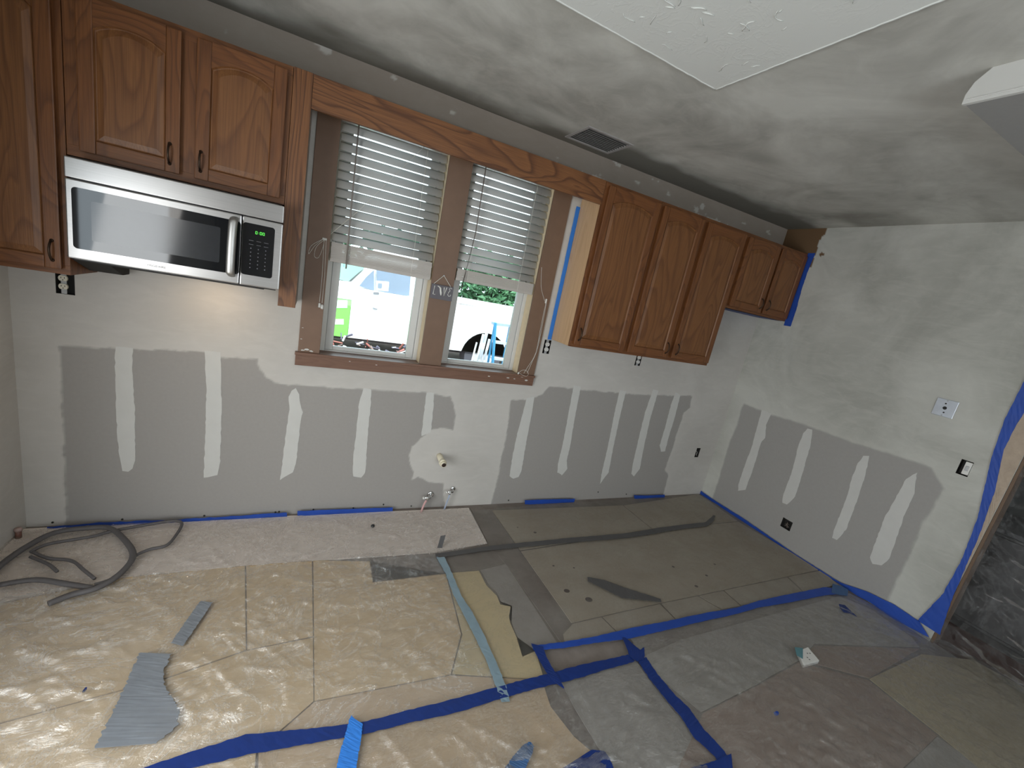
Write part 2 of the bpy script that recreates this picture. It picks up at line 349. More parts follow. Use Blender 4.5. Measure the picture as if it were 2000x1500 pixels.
def f_old(U,V): return .55*sstep(2.36,2.44,V)*(1-sstep(.70,.74,fbm(U*9,V*16,2)))
wall_back=gridwall('wall_back',lines(0,XR,.009,eu(0)),lines(0,H,.009,eu(2)),lambda u,v,d:np.stack([u,d,v],-1),allh,{'bare':f_bare,'halo':f_halo,'brown':f_old},M_wall)
# mud strips: real thin layers on the wall
def strip(poly2,plane,parent):
    P=np.array(poly2); c=P.mean(0); n=len(P); bm=B(); R=random.Random(n+int(c[0]*100))
    dense=[]
    for i in range(n):
        a=P[i];b=P[(i+1)%n]; k=max(1,int(np.linalg.norm(b-a)/.02))
        for j in range(k): dense.append(a+(b-a)*j/k+np.array([R.uniform(-.0022,.0022),R.uniform(-.0022,.0022)]))
    D2=np.array(dense); m=len(D2); area=0
    nx=np.roll(D2,-1,0)-np.roll(D2,1,0); nrm=np.stack([nx[:,1],-nx[:,0]],-1); nrm/=np.linalg.norm(nrm,axis=1,keepdims=True)+1e-9
    A=.5*np.sum(D2[:,0]*np.roll(D2[:,1],-1)-np.roll(D2[:,0],-1)*D2[:,1]); nrm*=(-1 if A>0 else 1)
    def p3(q,h): return Vector((q[0],-h,q[1])) if plane=='b' else Vector((XR-h,q[0],q[1]))
    o_=[bm.verts.new(p3(q,.0002)) for q in D2]; i_=[bm.verts.new(p3(q,.0016)) for q in D2]
    for k in range(m): bm.faces.new((o_[k],o_[(k+1)%m],i_[(k+1)%m],i_[k]))
    for t in tessellate_polygon([[v.co for v in i_]]):
        try: bm.faces.new([i_[q] for q in t])
        except ValueError: pass
    return obj('mud_strip',bm,M_mud,parent)
for L in ([(225,676),(259,679),(259,740),(264,800),(264,900),(260,915),(250,921),(240,919),(235,900),(230,860),(227,800),(225,740)],
          [(400,684),(431,688),(432,750),(433,800),(430,900),(425,928),(398,933),(399,900),(401,850),(403,760),(401,720)],
          [(577.5,758),(584,770),(587,790),(591,805),(587,825),(583,860),(578,905),(572,922),(547,937),(552,900),(558,850),(565,800),(564,775),(570,763)],
          c2([(740,165),(805,175),(800,310),(775,560),(755,880),(720,925),(650,915),(650,780),(680,500),(700,300),(725,210)]),
          c2([(1275,205),(1335,205),(1335,300),(1310,540),(1230,570),(1255,350),(1265,270)]),
          c3([(385,252),(450,235),(430,380),(385,600),(340,870),(315,920),(270,935),(240,910),(265,740),(310,530),(360,350)]),
          c3([(785,140),(845,150),(800,380),(755,650),(725,780),(730,850),(685,905),(645,880),(650,810),(700,600),(740,380)]),
          c3([(1175,185),(1228,190),(1185,370),(1130,620),(1080,880),(1010,975),(1020,900),(1090,590),(1130,380)]),
          c3([(1460,175),(1505,185),(1440,400),(1385,640),(1345,850),(1295,915),(1275,890),(1290,790),(1340,580),(1390,370)]),
          c3([(1650,200),(1690,225),(1640,420),(1590,580),(1560,700),(1525,705),(1515,650),(1560,500),(1610,310)])):
    strip(bxz(L),'b',wall_back)
# --- right wall
bareW=ryz(c4([(500,130),(655,185),(735,220),(1050,320),(1330,430)])+c5([(430,240),(860,380),(930,510),(870,640),(800,720),(770,840),(690,1000),(640,1100),(580,1260),(560,1330)])+[(1640,1165),(1500,1075)]+c4([(225,980),(345,560),(440,320)]))
brownP=ryz([(1530,440),(1616,440),(1612,455),(1607,462),(1600,473),(1592,500),(1585,520),(1500,520)]); brown2=ryz([(1597,500),(1604,493),(1611,495),(1608,500)])
OPY=-1.918
hr=[]
def rh(u,v,w_,h_):
    p=right(u,v); q=(p[1]-w_/2,p[1]+w_/2,p[2]-h_/2,p[2]+h_/2); hr.append(q); return q
r2=rh(1884,914,.058,.10); r3=rh(1536,1024,.085,.085)
doorhole=(-3.25,OPY,-.01,2.1)
def hu(i): return sorted({h[i] for h in hr+[doorhole]}|{h[i+1] for h in hr+[doorhole]})
def g_bare(U,V): return 1-sstep(-.008,.012,sdist(U,V,bareW)+(fbm(U*9,V*9,5)-.5)*.035)
def g_halo(U,V):
    d=sdist(U,V,bareW); return np.exp(-np.clip(d,0,9)/.10)*(d>0)
def g_brown(U,V):
    n=(vnoise(U*70,V*70,2)-.5)*.012+(vnoise(U*25,V*25,4)-.5)*.012; return ((sdist(U,V,brownP)+n<0)|(sdist(U,V,brown2)+n*.3<0)).astype(float)
wall_right=gridwall('wall_right',lines(-5.2,0,.01,[e for e in hu(0) if -5.2<e<0]),lines(0,H,.01,[e for e in hu(2) if 0<e<H]),lambda u,v,d:np.stack([XR-d,u,v],-1),hr+[doorhole],{'bare':g_bare,'halo':g_halo,'brown':g_brown},M_wallr)
for L in (c4([(655,178),(735,212),(690,310),(680,420),(650,450),(580,680),(510,870),(450,875),(450,820),(520,620),(570,490),(610,330)]),
          c4([(1045,340),(1090,350),(1070,490),(1010,700),(940,930),(870,995),(830,980),(835,920),(910,720),(965,500),(1010,380)]),
          c4([(1530,575),(1580,575),(1540,760),(1470,970),(1380,1210),(1300,1300),(1260,1280),(1270,1220),(1380,950),(1430,760),(1480,640)]),
          c5([(770,410),(750,560),(690,680),(640,830),(590,970),(540,1015),(480,1005),(465,960),(500,860),(560,700),(590,650),(640,560),(700,450)])):
    strip(ryz(L),'r',wall_right)
# --- left and front walls, ceiling, floor
def plainwall(name,rects,f3):
    bm=B()
    for (a,b,c,d) in rects: bm.faces.new([bm.verts.new(f3(*q)) for q in ((a,c),(b,c),(b,d),(a,d))])
    o=obj(name,bm,M_wall); o['kind']='structure'; return o
wall_left=plainwall('wall_left',[(-1.45,0,0,H),(-1.45,-3.15,1.92,H),(-5.2,-3.15,0,H)],lambda u,v:(0,u,v))
wall_front=plainwall('wall_front',[(0,1.55,0,H),(3.65,XR,0,H),(1.55,3.65,0,.8),(1.55,3.65,2.12,H)],lambda u,v:(u,-5.2,v))
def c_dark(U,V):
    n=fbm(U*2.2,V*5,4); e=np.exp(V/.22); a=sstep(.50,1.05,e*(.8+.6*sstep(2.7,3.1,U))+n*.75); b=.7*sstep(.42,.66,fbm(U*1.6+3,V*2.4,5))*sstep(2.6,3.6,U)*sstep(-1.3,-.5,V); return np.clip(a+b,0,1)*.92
def c_blind_light(U,V):
    n=fbm(U*2.5,V*4,6); return 1.5*sstep(.45,.75,n)*np.exp(-((V+.42)/.22)**2)*sstep(.7,1.4,U)*(1-sstep(3.1,3.9,U))  # painted bright streaks standing in for light bounced up off the blinds
ceiling=gridwall('ceiling',np.linspace(0,XR,200),np.linspace(-5.2,0,200),lambda u,v,d:np.stack([u,v,H+d],-1),[(2.64,2.955,-.345,-.10)],{'bare':c_dark,'halo':c_blind_light,'brown':zero},M_ceil,disp=lambda U,V:(fbm(U*3,V*3,3)-.5)*.006)
cp=obj('textured_patch',slab(B(),[(.25,-3.3,H-.012),(.25,-1.175,H-.012),(2.733,-1.175,H-.012),(2.733,-3.3,H-.012)],(0,0,1),.01),M_tex,ceiling)
lip=B()
for a,b in (((.25,-1.175),(2.733,-1.175)),((2.733,-1.175),(2.733,-3.3))):
    tube(lip,[(a[0]+(b[0]-a[0])*t+random.uniform(-.0015,.0015),a[1]+(b[1]-a[1])*t+random.uniform(-.0015,.0015),H-.011) for t in np.linspace(0,1,120)],.004,6)
obj('patch_bead',lip,M_tex,ceiling,smooth=True)
# plaster ridges on the textured patch
rb=B()
for k in range(110):
    x=random.uniform(1.5,2.68);y=random.uniform(-1.95,-1.2)
    if fbm(np.array([x*3.]),np.array([y*3.]),2)[0]<.50: continue
    a=random.uniform(0,6.28);n=random.randint(3,7);pts=[];px,py=x,y
    for j in range(n): pts.append((px,py,H-.0135)); a+=random.uniform(-.7,.7); px+=math.cos(a)*.011; py+=math.sin(a)*.011
    if max(p[0] for p in pts)<2.72 and max(p[1] for p in pts)<-1.19: tube(rb,pts,[.0008]+[random.uniform(.0016,.0032)]*(n-2)+[.0008],6,flat=.7)
tag(obj('plaster_ridges',rb,M_tex,ceiling,smooth=True),kind='stuff')
floor=obj('floor',box(B(),-.2,XR+.02,-5.2,.02,-.06,0,0),M_sub); floor['kind']='structure'
# roof slab above so the sky does not leak in
rf=obj('trim_roof',box(B(),-.3,8.2,-5.4,.35,H+.03,H+.12,0),M_dark); rf['kind']='structure'
ext=B()
for (a,b,c,d) in ((-.3,1.30,-.6,H+.03),(2.69,8.2,-.6,H+.03),(1.30,2.69,-.6,1.06),(1.30,2.69,2.45,H+.03)): box(ext,a,b,.15,.17,c,d)
eo=obj('wall_outside',ext,simple('outer_siding',(.6,.6,.58),.8)); eo['kind']='structure'
# --- floor boards and panels
fz=.0
def fpoly(L,z): return [tuple(flo(u,v,z)) for u,v in L]
def panel(name,L,m,z=.0,th=.005,label=None):
    o=obj(name,slab(B(),fpoly(L,z+.0005),(0,0,1),th),m,floor)
    if label:o['label']=label
    return o
panel('pale_panel',[(50,1034),(300,1020),(600,1007),(915,993),(951,1062),(850,1080),(620,1096),(480,1106),(250,1128),(-60,1190),(-60,1075)],M_pale,label='pale pinkish panel along the wall')
panel('underlay_panel',[(-300,1245),(250,1129),(478,1107),(480,1270),(330,1323),(-100,1440),(-500,1600)],M_tan)
panel('underlay_panel',[(481,1107),(609,1096),(611,1243),(483,1270)],M_tan)
panel('underlay_panel',[(612,1096),(722,1098),(728,1139),(870,1122),(900,1240),(880,1318),(614,1370),(613,1243)],M_tan)
panel('underlay_panel',[(-500,1604),(-100,1444),(330,1326),(482,1273),(611,1247),(612,1371),(500,1470),(470,1800),(-700,1900)],M_tan)
panel('underlay_panel',[(614,1373),(880,1321),(1058,1330),(1075,1382),(1120,1440),(1190,1500),(1330,1700),(500,1800),(505,1470)],M_tan3)
panel('torn_underlay',[(873,1121),(935,1116),(950,1145),(970,1165),(977,1182),(997,1186),(994,1205),(996,1218),(1008,1245),(1020,1284),(1046,1273),(1062,1328),(883,1317),(903,1240)],M_tan2,label='torn golden edge of the underlay')
panel('dark_board',[(724,1098),(850,1081),(951,1063),(962,1066),(985,1100),(937,1112),(870,1119),(730,1136)],M_sub,th=.002)
panel('dark_board',[(939,1114),(987,1102),(1000,1120),(1092,1262),(1046,1271),(1022,1281),(1010,1243),(999,1215),(1000,1184),(979,1176),(972,1160),(953,1139)],M_ash,th=.002)
panel('floor_board',[(918,992),(955,990),(1018,1082),(1104,1216),(1115,1240),(1100,1262),(1000,1118),(953,1062)],M_sub,th=.004)
panel('plywood_sheet',[(961,998),(1216,988),(1272,1034),(1016,1075)],M_ply)
panel('plywood_sheet',[(1219,988),(1364,966),(1388,982),(1440,1018),(1275,1034)],M_ply)
panel('plywood_sheet',[(1018,1078),(1275,1037),(1442,1020),(1602,1113),(1505,1133),(1250,1187),(1116,1217)],M_ply)
for L in ([(1118,1220),(1174,1207),(1204,1237),(1104,1262),(1100,1240)],[(1177,1206),(1288,1181),(1318,1211),(1207,1236)],[(1292,1180),(1362,1166),(1408,1192),(1321,1210)],[(1366,1165),(1412,1155),(1445,1184),(1411,1191)],[(1415,1154),(1537,1129),(1568,1158),(1448,1183)],[(1540,1128),(1605,1115),(1636,1143),(1571,1157)]): panel('plywood_strip',L,M_ply2)
panel('hardboard_sheet',[(1325,1500),(1372,1395),(1480,1340),(1560,1295),(1695,1330),(1830,1438),(1700,1560),(1300,1600)],M_hard,label='brown hardboard sheet')
panel('brown_sheet',[(1565,1290),(1590,1262),(1795,1268),(1697,1325)],M_hard)
panel('tan_sheet',[(1698,1327),(1799,1279),(1900,1290),(2140,1420),(2140,1640),(1980,1560),(1834,1436)],M_osb,label='tan sheet by the doorway')
panel('grey_sheet',[(1095,1330),(1240,1290),(1340,1400),(1400,1500),(1250,1640),(1180,1480),(1120,1380)],M_ash,th=.003)
panel('grey_sheet',[(1245,1288),(1330,1250),(1640,1165),(1700,1190),(1780,1245),(1795,1264),(1590,1258),(1560,1290),(1480,1336),(1370,1392)],M_ash,th=.003)
panel('grey_sheet',[(1830,1440),(1705,1562),(2000,1700),(2140,1650)],M_ash,th=.003)
for (u,v,a) in ((1107,1154,.020),(1150,1171,.024),(1081,1105,.009),(1121,1109,.008),(1045,1040,.013),(1315,1107,.012),(1380,1124,.012),(1360,1145,.014),(1396,1102,.010),(1011,1030,.007)):
    p=flo(u,v,.0062); bm=B(); bmesh.ops.create_circle(bm,cap_ends=True,radius=a,segments=12,matrix=Matrix.Translation(Vector(p))@Matrix.Diagonal((1,.8,1,1))); obj('knot',bm,M_knot,floor)
# ================================================================== WINDOW
for (a,b) in ((1.205,1.322),(1.932,2.080),(2.672,2.812)):
    o=bx('trim_1',M_cas,None,a,b,-.012,.004,1.098,2.46,.002); o['kind']='structure'
o=bx('trim_2',M_cas,None,1.205,2.812,-.012,.004,2.46,2.56,.002); o['kind']='structure'
sl=bx('trim_3',M_sill,None,1.19,2.815,-.032,.15,1.082,1.099,.003); sl['kind']='structure'
sa=bx('trim_4',M_sill,None,1.194,2.812,-.022,-.001,1.018,1.082,.002); sa['kind']='structure'
for i,(a,b) in enumerate(((1.322,1.932),(2.080,2.672))):
    W=thing('window_%d'%(i+1),None,None,((a+b)/2,.06,1.1)); W['kind']='structure'
    for k,(p,q) in enumerate(((a-.01,a),(b,b+.01))): bx('jamb',M_jamb,W,p,q,.0,.17,1.09,2.455,.0)
    bx('jamb',M_jamb,W,a,b,.0,.15,2.45,2.46,0)
    # outer vinyl frame
    y0,y1=.088,.15
    bm=B(); box(bm,a,a+.028,y0,y1,1.099,2.45,.003); box(bm,b-.028,b,y0,y1,1.099,2.45,.003); box(bm,a+.028,b-.028,y0,y1,1.099,1.108,.002); box(bm,a+.028,b-.028,y0,y1,2.42,2.45,.003); obj('window_frame',bm,M_vinyl,W)
    s0,s1=a+.029,b-.029
    for (z0,z1,ya) in ((1.108,1.80,.098),(1.77,2.42,.128)):
        bm=B(); wd=.046; box(bm,s0,s0+wd,ya,ya+.03,z0,z1,.004); box(bm,s1-wd,s1,ya,ya+.03,z0,z1,.004); box(bm,s0+wd,s1-wd,ya,ya+.03,z0,z0+.024,.004); box(bm,s0+wd,s1-wd,ya,ya+.03,z1-.03,z1,.004); sh=obj('sash',bm,M_vinyl,W)
        bx('window_pane',M_glass,sh,s0+wd-.004,s1-wd+.004,ya+.014,ya+.018,z0+.020,z1-.028,0)
# blinds
def blind(i,a,b,zlow,label,tilt):
    T=thing('window_blind',label,'blind',((a+b)/2,.030,2.44))
    bx('headrail',M_vinyl,T,a+.004,b-.004,.004,.048,2.402,2.446,.003)
    pitch=.0484; z=2.372; k=0
    me=None
    zs=[]
    while z>zlow+.10: zs.append(z); z-=pitch
    for z in zs:
        if me is None:
            bm=B(); N=6; R=.025; rows=[]
            for j in range(N+1):
                s=-1+2*j/N; yy=s*R; zz=.0035*(1-s*s); ca,sa_=math.cos(tilt),math.sin(tilt)
                y=yy*ca-zz*sa_; zc=yy*sa_+zz*ca
                rows.append([bm.verts.new((x,y,zc+dz)) for x in (-(b-a)/2+.008,(b-a)/2-.008) for dz in (0,.0022)])
            for j in range(N):
                A,C=rows[j],rows[j+1]; bm.faces.new((A[0],A[2],C[2],C[0])); bm.faces.new((A[1],C[1],C[3],A[3])); bm.faces.new((A[0],C[0],C[1],A[1])); bm.faces.new((A[2],A[3],C[3],C[2]))
            for A in (rows[0],rows[-1]): bm.faces.new((A[0],A[1],A[3],A[2]))
            bmesh.ops.recalc_face_normals(bm,faces=bm.faces); me=bpy.data.meshes.new('slat'); bm.to_mesh(me); bm.free(); me.materials.append(M_slat)
            me.polygons.foreach_set('use_smooth',[True]*len(me.polygons))
        o=bpy.data.objects.new('slat',me); COL.objects.link(o); o.parent=T; o.location=(0,0,z-2.44); o.rotation_euler=(random.uniform(-.015,.015),random.uniform(-.002,.002),0)
    zt=zs[-1]-.032; n=int((zt-zlow-.016)/.0078)+1
    for j in range(n):
        zz=zt-.0078*j; bx('stacked_slat',M_stack,T,a+.008+random.uniform(0,.004),b-.008-random.uniform(0,.004),-.002+random.uniform(-.002,.002),.046,zz-.0073,zz,.0008)
    bx('bottom_rail',M_stack,T,a+.008,b-.008,.0,.046,zlow,zlow+.018,.003)
    for f in (.15,.78):
        x=a+(b-a)*f
        for y in (-.002,.050):
            bm=B(); tube(bm,[(x,y,2.40),(x,y,zlow+.01)],.0011,5); obj('ladder_cord',bm,M_string,T)
    xw=a+(b-a)*(.145 if i==0 else .14); zl=1.625
    bm=B(); tube(bm,[(xw,-.012,2.41),(xw+.004,-.016,2.0),(xw+(.010 if i==0 else -.03),-.018,zl)],.0042,8); obj('tilt_wand',bm,simple('wand',(.25,.22,.20),.4),T,smooth=True)
    return T
blind(0,1.322,1.932,1.650,'white slatted blind half raised in the left window, nearer the microwave',1.10)
blind(1,2.080,2.672,1.682,'white slatted blind half raised in the right window, nearer the corner cabinets',1.10)
# lift cords
T=thing('lift_cord','white pull cord slanting across the left blind to a cleat, two tassels hanging below','cord',tuple(back(608,493)))
def bk(L,y): return [tuple(back(u,v,y)) for u,v in L]
bm=B(); tube(bm,bk([(832,283),(700,412),(640,462),(632,466)],-.006),.0013,5); tube(bm,smoothline(bk([(632,466),(615,480),(603,496),(608,480),(632,466)],-.02)),.0012,5); tube(bm,smoothline(bk([(634,468),(630,485),(622,503),(614,500),(618,482),(634,468)],-.02)),.0012,5)
tube(bm,bk([(633,468),(629,540),(624,590)],-.018),.0013,5); tube(bm,bk([(637,468),(634,540),(629,592)],-.018),.0013,5); obj('string',bm,M_string,T)
for (u,v) in ((624,597),(629,600)):
    p=back(u,v,-.018); bm=B(); tube(bm,[(p[0],p[1],p[2]+.016),(p[0],p[1],p[2]+.012),(p[0],p[1],p[2]-.010)],[.003,.007,.008],8); obj('tassel',bm,M_white,T,smooth=True)
p=back(634,467,-.014); bx('cleat',M_white,T,p[0]-.012,p[0]+.012,-.02,-.011,p[2]-.006,p[2]+.006,.002)
T=thing('lift_cord','cream pull cord hanging down the right window casing and coiled on the sill','cord',tuple(back(1066,590)))
bm=B(); tube(bm,smoothline(bk([(1058,522),(1057,560),(1063,585),(1066,592),(1062,610),(1056,640),(1046,690),(1030,718),(1023,729)],-.018)),.0013,5); tube(bm,smoothline(bk([(1067,592),(1062,620),(1050,680),(1040,705),(1030,728)],-.018)),.0013,5)
tube(bm,smoothline(bk([(1012,729),(1020,723),(1028,724),(1032,731),(1027,735),(1018,731),(1012,727)],-.036)),.0013,5); obj('string',bm,M_string,T)
p=back(1066,588,-.014); bx('cleat',M_white,T,p[0]-.005,p[0]+.005,-.022,-.012,p[2]-.016,p[2]+.016,.002)
p=back(1012,730,-.02); bm=B(); tube(bm,[(p[0],p[1],p[2]+.012),(p[0],p[1],p[2]-.008)],[.005,.007],8); obj('tassel',bm,M_white,T,smooth=True)
# little hanging sign on the mullion
T=thing('hanging_sign','small grey hanging sign with white letters on the post between windows','sign',(2.006,-.02,1.54))
sx0,sx1,sz0,sz1=1.934,2.079,1.542,1.634
bx('sign_board',simple('sign_grey',(.135,.125,.14),.7),T,sx0,sx1,-.026,-.014,sz0,sz1,.002)
bm=B(); tube(bm,[(sx0+.012,-.02,sz1),(2.004,-.017,1.696)],.0018,6); tube(bm,[(2.004,-.017,1.696),(sx1-.02,-.02,sz1)],.0018,6); obj('string',bm,M_string,T)
bm=B(); tube(bm,[(2.004,-.012,1.696),(2.004,-.022,1.696)],.004,8); obj('nail',bm,M_grey,T)
def stroke(bm,pts,wd): tube(bm,[(sx0+a*.145,-.0275,sz0+b*.092) for a,b in pts],wd,5,flat=1.)
for L in ([[(.13,.88),(.10,.30),(.20,.30)],.0028],[[(.56,.88),(.60,.30),(.68,.90)],.0034],[[(.92,.86),(.86,.94),(.81,.86),(.85,.70),(.79,.60),(.77,.42),(.82,.32),(.89,.36),(.90,.46)],.0022]):
    bm=B(); stroke(bm,*L); obj('letter',bm,M_white,T)
bm=B(); tube(bm,[(sx0+a*.145,-.0275,sz0+b*.092) for a,b in [(.26,.90),(.34,.86),(.40,.78),(.42,.62),(.45,.46),(.465,.30)]],[.003,.0036,.0058,.0062,.0068,.003],5); obj('emblem',bm,M_white,T)
# ================================================================== CABINETS
def archz(x,x0,x1,zs,rise):
    t=(x-x0)/(x1-x0)*2-1; return zs+rise*(max(0.,1-abs(t)**2.2))
def door(par,x0,x1,z0,z1,hx,yf=-.28,st=.052):
    Dr=obj('door',box(B(),x0+.004,x1-.004,yf+.004,yf+.019,z0+.004,z1-.004,0),M_oakz,par)
    rise=.035; zs=z1-st-rise-.012; N=14
    for (a,b) in ((x0,x0+st),(x1-st,x1)): bx('stile',M_oakz,Dr,a,b,yf-.004,yf+.006,z0,z1,.0045)
    bx('rail',M_oakx,Dr,x0+st,x1-st,yf-.0035,yf+.006,z0,z0+st,.004)
    bm=B(); pts=[(x1-st,z1),(x0+st,z1)]+[(x0+st+(x1-x0-2*st)*k/N,archz(x0+st+(x1-x0-2*st)*k/N,x0+st,x1-st,zs,rise)) for k in range(N+1)]
    slab(bm,[(a,yf-.0035,c) for a,c in pts],(0,1,0),.010); obj('rail',bm,M_oakx,Dr)
    def cont(d,y):
        a,b=x0+st+d,x1-st-d; r=[(a,y,z0+st+d),(b,y,z0+st+d)]
        r+=[(b-(b-a)*k/N,y,archz(b-(b-a)*k/N,a,b,zs,rise)-d) for k in range(N+1)]; return r
    bm=B(); rings=[[bm.verts.new(p) for p in cont(d,y)] for d,y in ((0.0,yf-.0035),(.004,yf+.003),(.007,yf+.0035),(.028,yf-.0025))]
    for A,C in zip(rings[:-1],rings[1:]):
        for k in range(len(A)): bm.faces.new((A[k],A[(k+1)%len(A)],C[(k+1)%len(A)],C[k]))
    bm.faces.new(rings[-1]); obj('raised_panel',bm,M_pan,Dr)
    if hx is not None:
        hz=z0+.075; y=yf-.004; bm=B()
        L=.040; pts=[(hx,y+.002,hz-L),(hx,y-.010,hz-L*.9),(hx,y-.021,hz-L*.45),(hx,y-.024,hz),(hx,y-.021,hz+L*.45),(hx,y-.010,hz+L*.9),(hx,y+.002,hz+L)]
        tube(bm,smoothline(pts,3),.0042,7,up=(1,0,0))
        for s in (-1,1): tube(bm,[(hx,y+.001,hz+s*L),(hx,y-.004,hz+s*L)],[.008,.006],8); 
        obj('handle',bm,M_bronze,Dr,smooth=True)
    return Dr
def cabinet(x0,x1,z0,z1,doors,label,sides=(M_side_lit,M_side_lit)):
    T=thing('wall_cabinet',label,'cabinet',((x0+x1)/2,0,z0))
    bm=B(); box(bm,x0+.014,x1-.014,-D+.018,-.003,z0+.012,z1,.0); obj('cabinet_box',bm,M_side2,T)
    bx('side_panel',sides[0],T,x0,x0+.013,-D+.018,-.004,z0,z1,.001); bx('side_panel',sides[1],T,x1-.013,x1,-D+.018,-.004,z0,z1,.001)
    xs=[x0]+[(doors[k][1]+doors[k+1][0])/2 for k in range(len(doors)-1)]+[x1]
    zlo=doors[0][2]; zhi=doors[0][3]
    fy=(-D,-D+.018)
    for q in ((zhi-.018,z1),(z0,zlo+.018)): bx('face_rail',M_oakx,T,x0,x1,*fy,*q,.001)
    for q in [(x0,doors[0][0]+.018),(doors[-1][1]-.018,x1)]+[(doors[k][1]-.018,doors[k+1][0]+.018) for k in range(len(doors)-1)]: bx('face_stile',M_oakz,T,*q,*fy,zlo+.018,zhi-.018,.001)
    for d in doors: door(T,*d)
    return T
cabinet(.012,.312,ZB,ZT,[(.03,.292,1.412,2.462,.266)],'tall oak wall cabinet with one door, in the left corner beside the microwave',(M_oakz,M_oakz))
cabinet(.315,1.098,ZS-.008,ZT,[(.360,.690,1.903,2.458,.655),(.742,1.078,1.903,2.458,.765)],'short oak wall cabinet with two doors above the microwave',(M_oakz,M_oakz))
cabinet(2.899,3.383,ZB,ZT,[(2.918,3.366,1.410,2.462,2.948)],'tall oak single-door cabinet with light side, right beside the window')
cabinet(3.385,4.295,ZB,ZT,[(3.402,3.808,1.412,2.458,3.775),(3.848,4.278,1.414,2.458,3.885)],'tall oak double-door wall cabinet between the single one and the short one')
cabinet(4.297,XR-.004,ZS,ZT,[(4.318,4.715,1.908,2.456,4.68),(4.742,5.085,1.908,2.456,4.775)],'short oak wall cabinet with two doors in the far right corner')
T=thing('end_panel','oak end post hanging beside the microwave, left of the window','panel',(1.14,0,1.387))
bx('post_face',M_pil,T,1.100,1.181,-D-.002,-D+.02,1.386,ZT+.002,.0015); bx('side_board',M_side2,T,1.168,1.180,-D+.02,-.003,1.392,ZT,.001)
vb=obj('valance',box(B(),1.182,2.897,-D,-D+.02,2.338,ZT+.001,.0015),M_val,None,(2.04,-D,2.338)); tag(vb,'long oak valance board bridging the cabinets above both windows','valance')
# ================================================================== MICROWAVE
T=thing('microwave','stainless over-range microwave with black glass door under the oak cabinet','microwave',(.73,-.2,1.476))
mx0,mx1,my=.352,1.108,-.387
mx1b=1.094
bx('casing',M_black,T,mx0+.006,mx1b,my+.03,-.01,1.470,1.872,.004)
bx('vent_strip',M_steel,T,mx0,mx1,my,my+.05,1.790,1.866,.004)
# vent strip slopes: top lip
bx('door_panel',M_steel,T,mx0,.9435,my,my+.032,1.478,1.786,.005)
bx('control_frame',M_steel,T,.9465,mx1,my,my+.032,1.478,1.786,.005)
def rrect(x0,x1,z0,z1,r,y,n=6):
    pts=[]
    for cx,cz,a0 in ((x1-r,z1-r,0),(x0+r,z1-r,90),(x0+r,z0+r,180),(x1-r,z0+r,270)):
        for k in range(n+1):
            a=math.radians(a0+90*k/n); pts.append((cx+r*math.cos(a),y,cz+r*math.sin(a)))
    return pts
gb=slab(B(),rrect(.372,.942,1.520,1.757,.014,my-.0022),(0,1,0),.004); dg=obj('door_glass',gb,M_oven,T)
obj('inner_screen',slab(B(),rrect(.43,.865,1.560,1.715,.006,my-.0030),(0,1,0),.001),simple('screen_mesh',(.03,.032,.036),.12,spec=.7),dg)
cp_=obj('control_panel',slab(B(),rrect(.950,1.077,1.527,1.760,.012,my-.0022),(0,1,0),.004),M_oven,T)
hb=B(); tube(hb,smoothline([(.918,my-.002,1.765),(.918,my-.030,1.758),(.917,my-.040,1.735),(.915,my-.044,1.64),(.914,my-.040,1.545),(.914,my-.030,1.522),(.914,my-.002,1.515)],8),.0105,16,flat=1.65,up=(1,0,0)); obj('handle',hb,simple('handle_steel',(.50,.49,.47),.42,1.),T,smooth=True)
# led display 0:00
def seg7(bm,cx,cz,w_,h_,on_):
    t=.0014; y0,y1=my-.0036,my-.0024
    S7={'a':(cx-w_/2,cx+w_/2,cz+h_/2-t,cz+h_/2),'g':(cx-w_/2,cx+w_/2,cz-t/2,cz+t/2),'d':(cx-w_/2,cx+w_/2,cz-h_/2,cz-h_/2+t),'f':(cx-w_/2,cx-w_/2+t,cz,cz+h_/2),'b':(cx+w_/2-t,cx+w_/2,cz,cz+h_/2),'e':(cx-w_/2,cx-w_/2+t,cz-h_/2,cz),'c':(cx+w_/2-t,cx+w_/2,cz-h_/2,cz)}
    for s in on_: a,b,c,d=S7[s]; box(bm,a,b,y0,y1,c,d)
bm=B(); dz=1.7235
for cx in (1.0035,1.0215,1.0325): seg7(bm,cx,dz,.0075,.0125,'abcdef')
for zz in (dz+.0028,dz-.0028): box(bm,1.0120,1.0134,my-.0036,my-.0024,zz-.0007,zz+.0007)
obj('led_digits',bm,M_led,T)
M_key=simple('key_print',(.13,.13,.14),.5)
bm=B()
for r_ in range(8):
    for c_ in range(3):
        x=.985+.030*c_; z=1.685-.0175*r_
        if r_<2: box(bm,x-.009,x+.009,my-.0030,my-.0022,z-.0008,z+.0008)
        else: bmesh.ops.create_circle(bm,cap_ends=True,radius=.0024,segments=8,matrix=Matrix.Translation((x,my-.0031,z))@Matrix.Rotation(math.pi/2,4,'X'))
tag(obj('key_legends',bm,M_key,cp_),kind='stuff')
me=text_mesh('FRIGIDAIRE',.0125,.0003); me.transform(Matrix.Translation((.640,my-.0006,1.4985))@Matrix.Rotation(math.pi/2,4,'X')); link('lettering',me,simple('logo_grey',(.10,.09,.085),.5),T)
bx('grease_filter',M_dark,T,.42,1.04,my+.07,-.05,1.462,1.471,.002)
# dark bracket hanging behind, bottom left
bm=B(); slab(bm,[(.317,-.30,1.476),(.317,-.02,1.476),(.317,-.02,1.405),(.317,-.10,1.405)],(1,0,0),.12); obj('mounting_bracket',bm,M_dark,T)
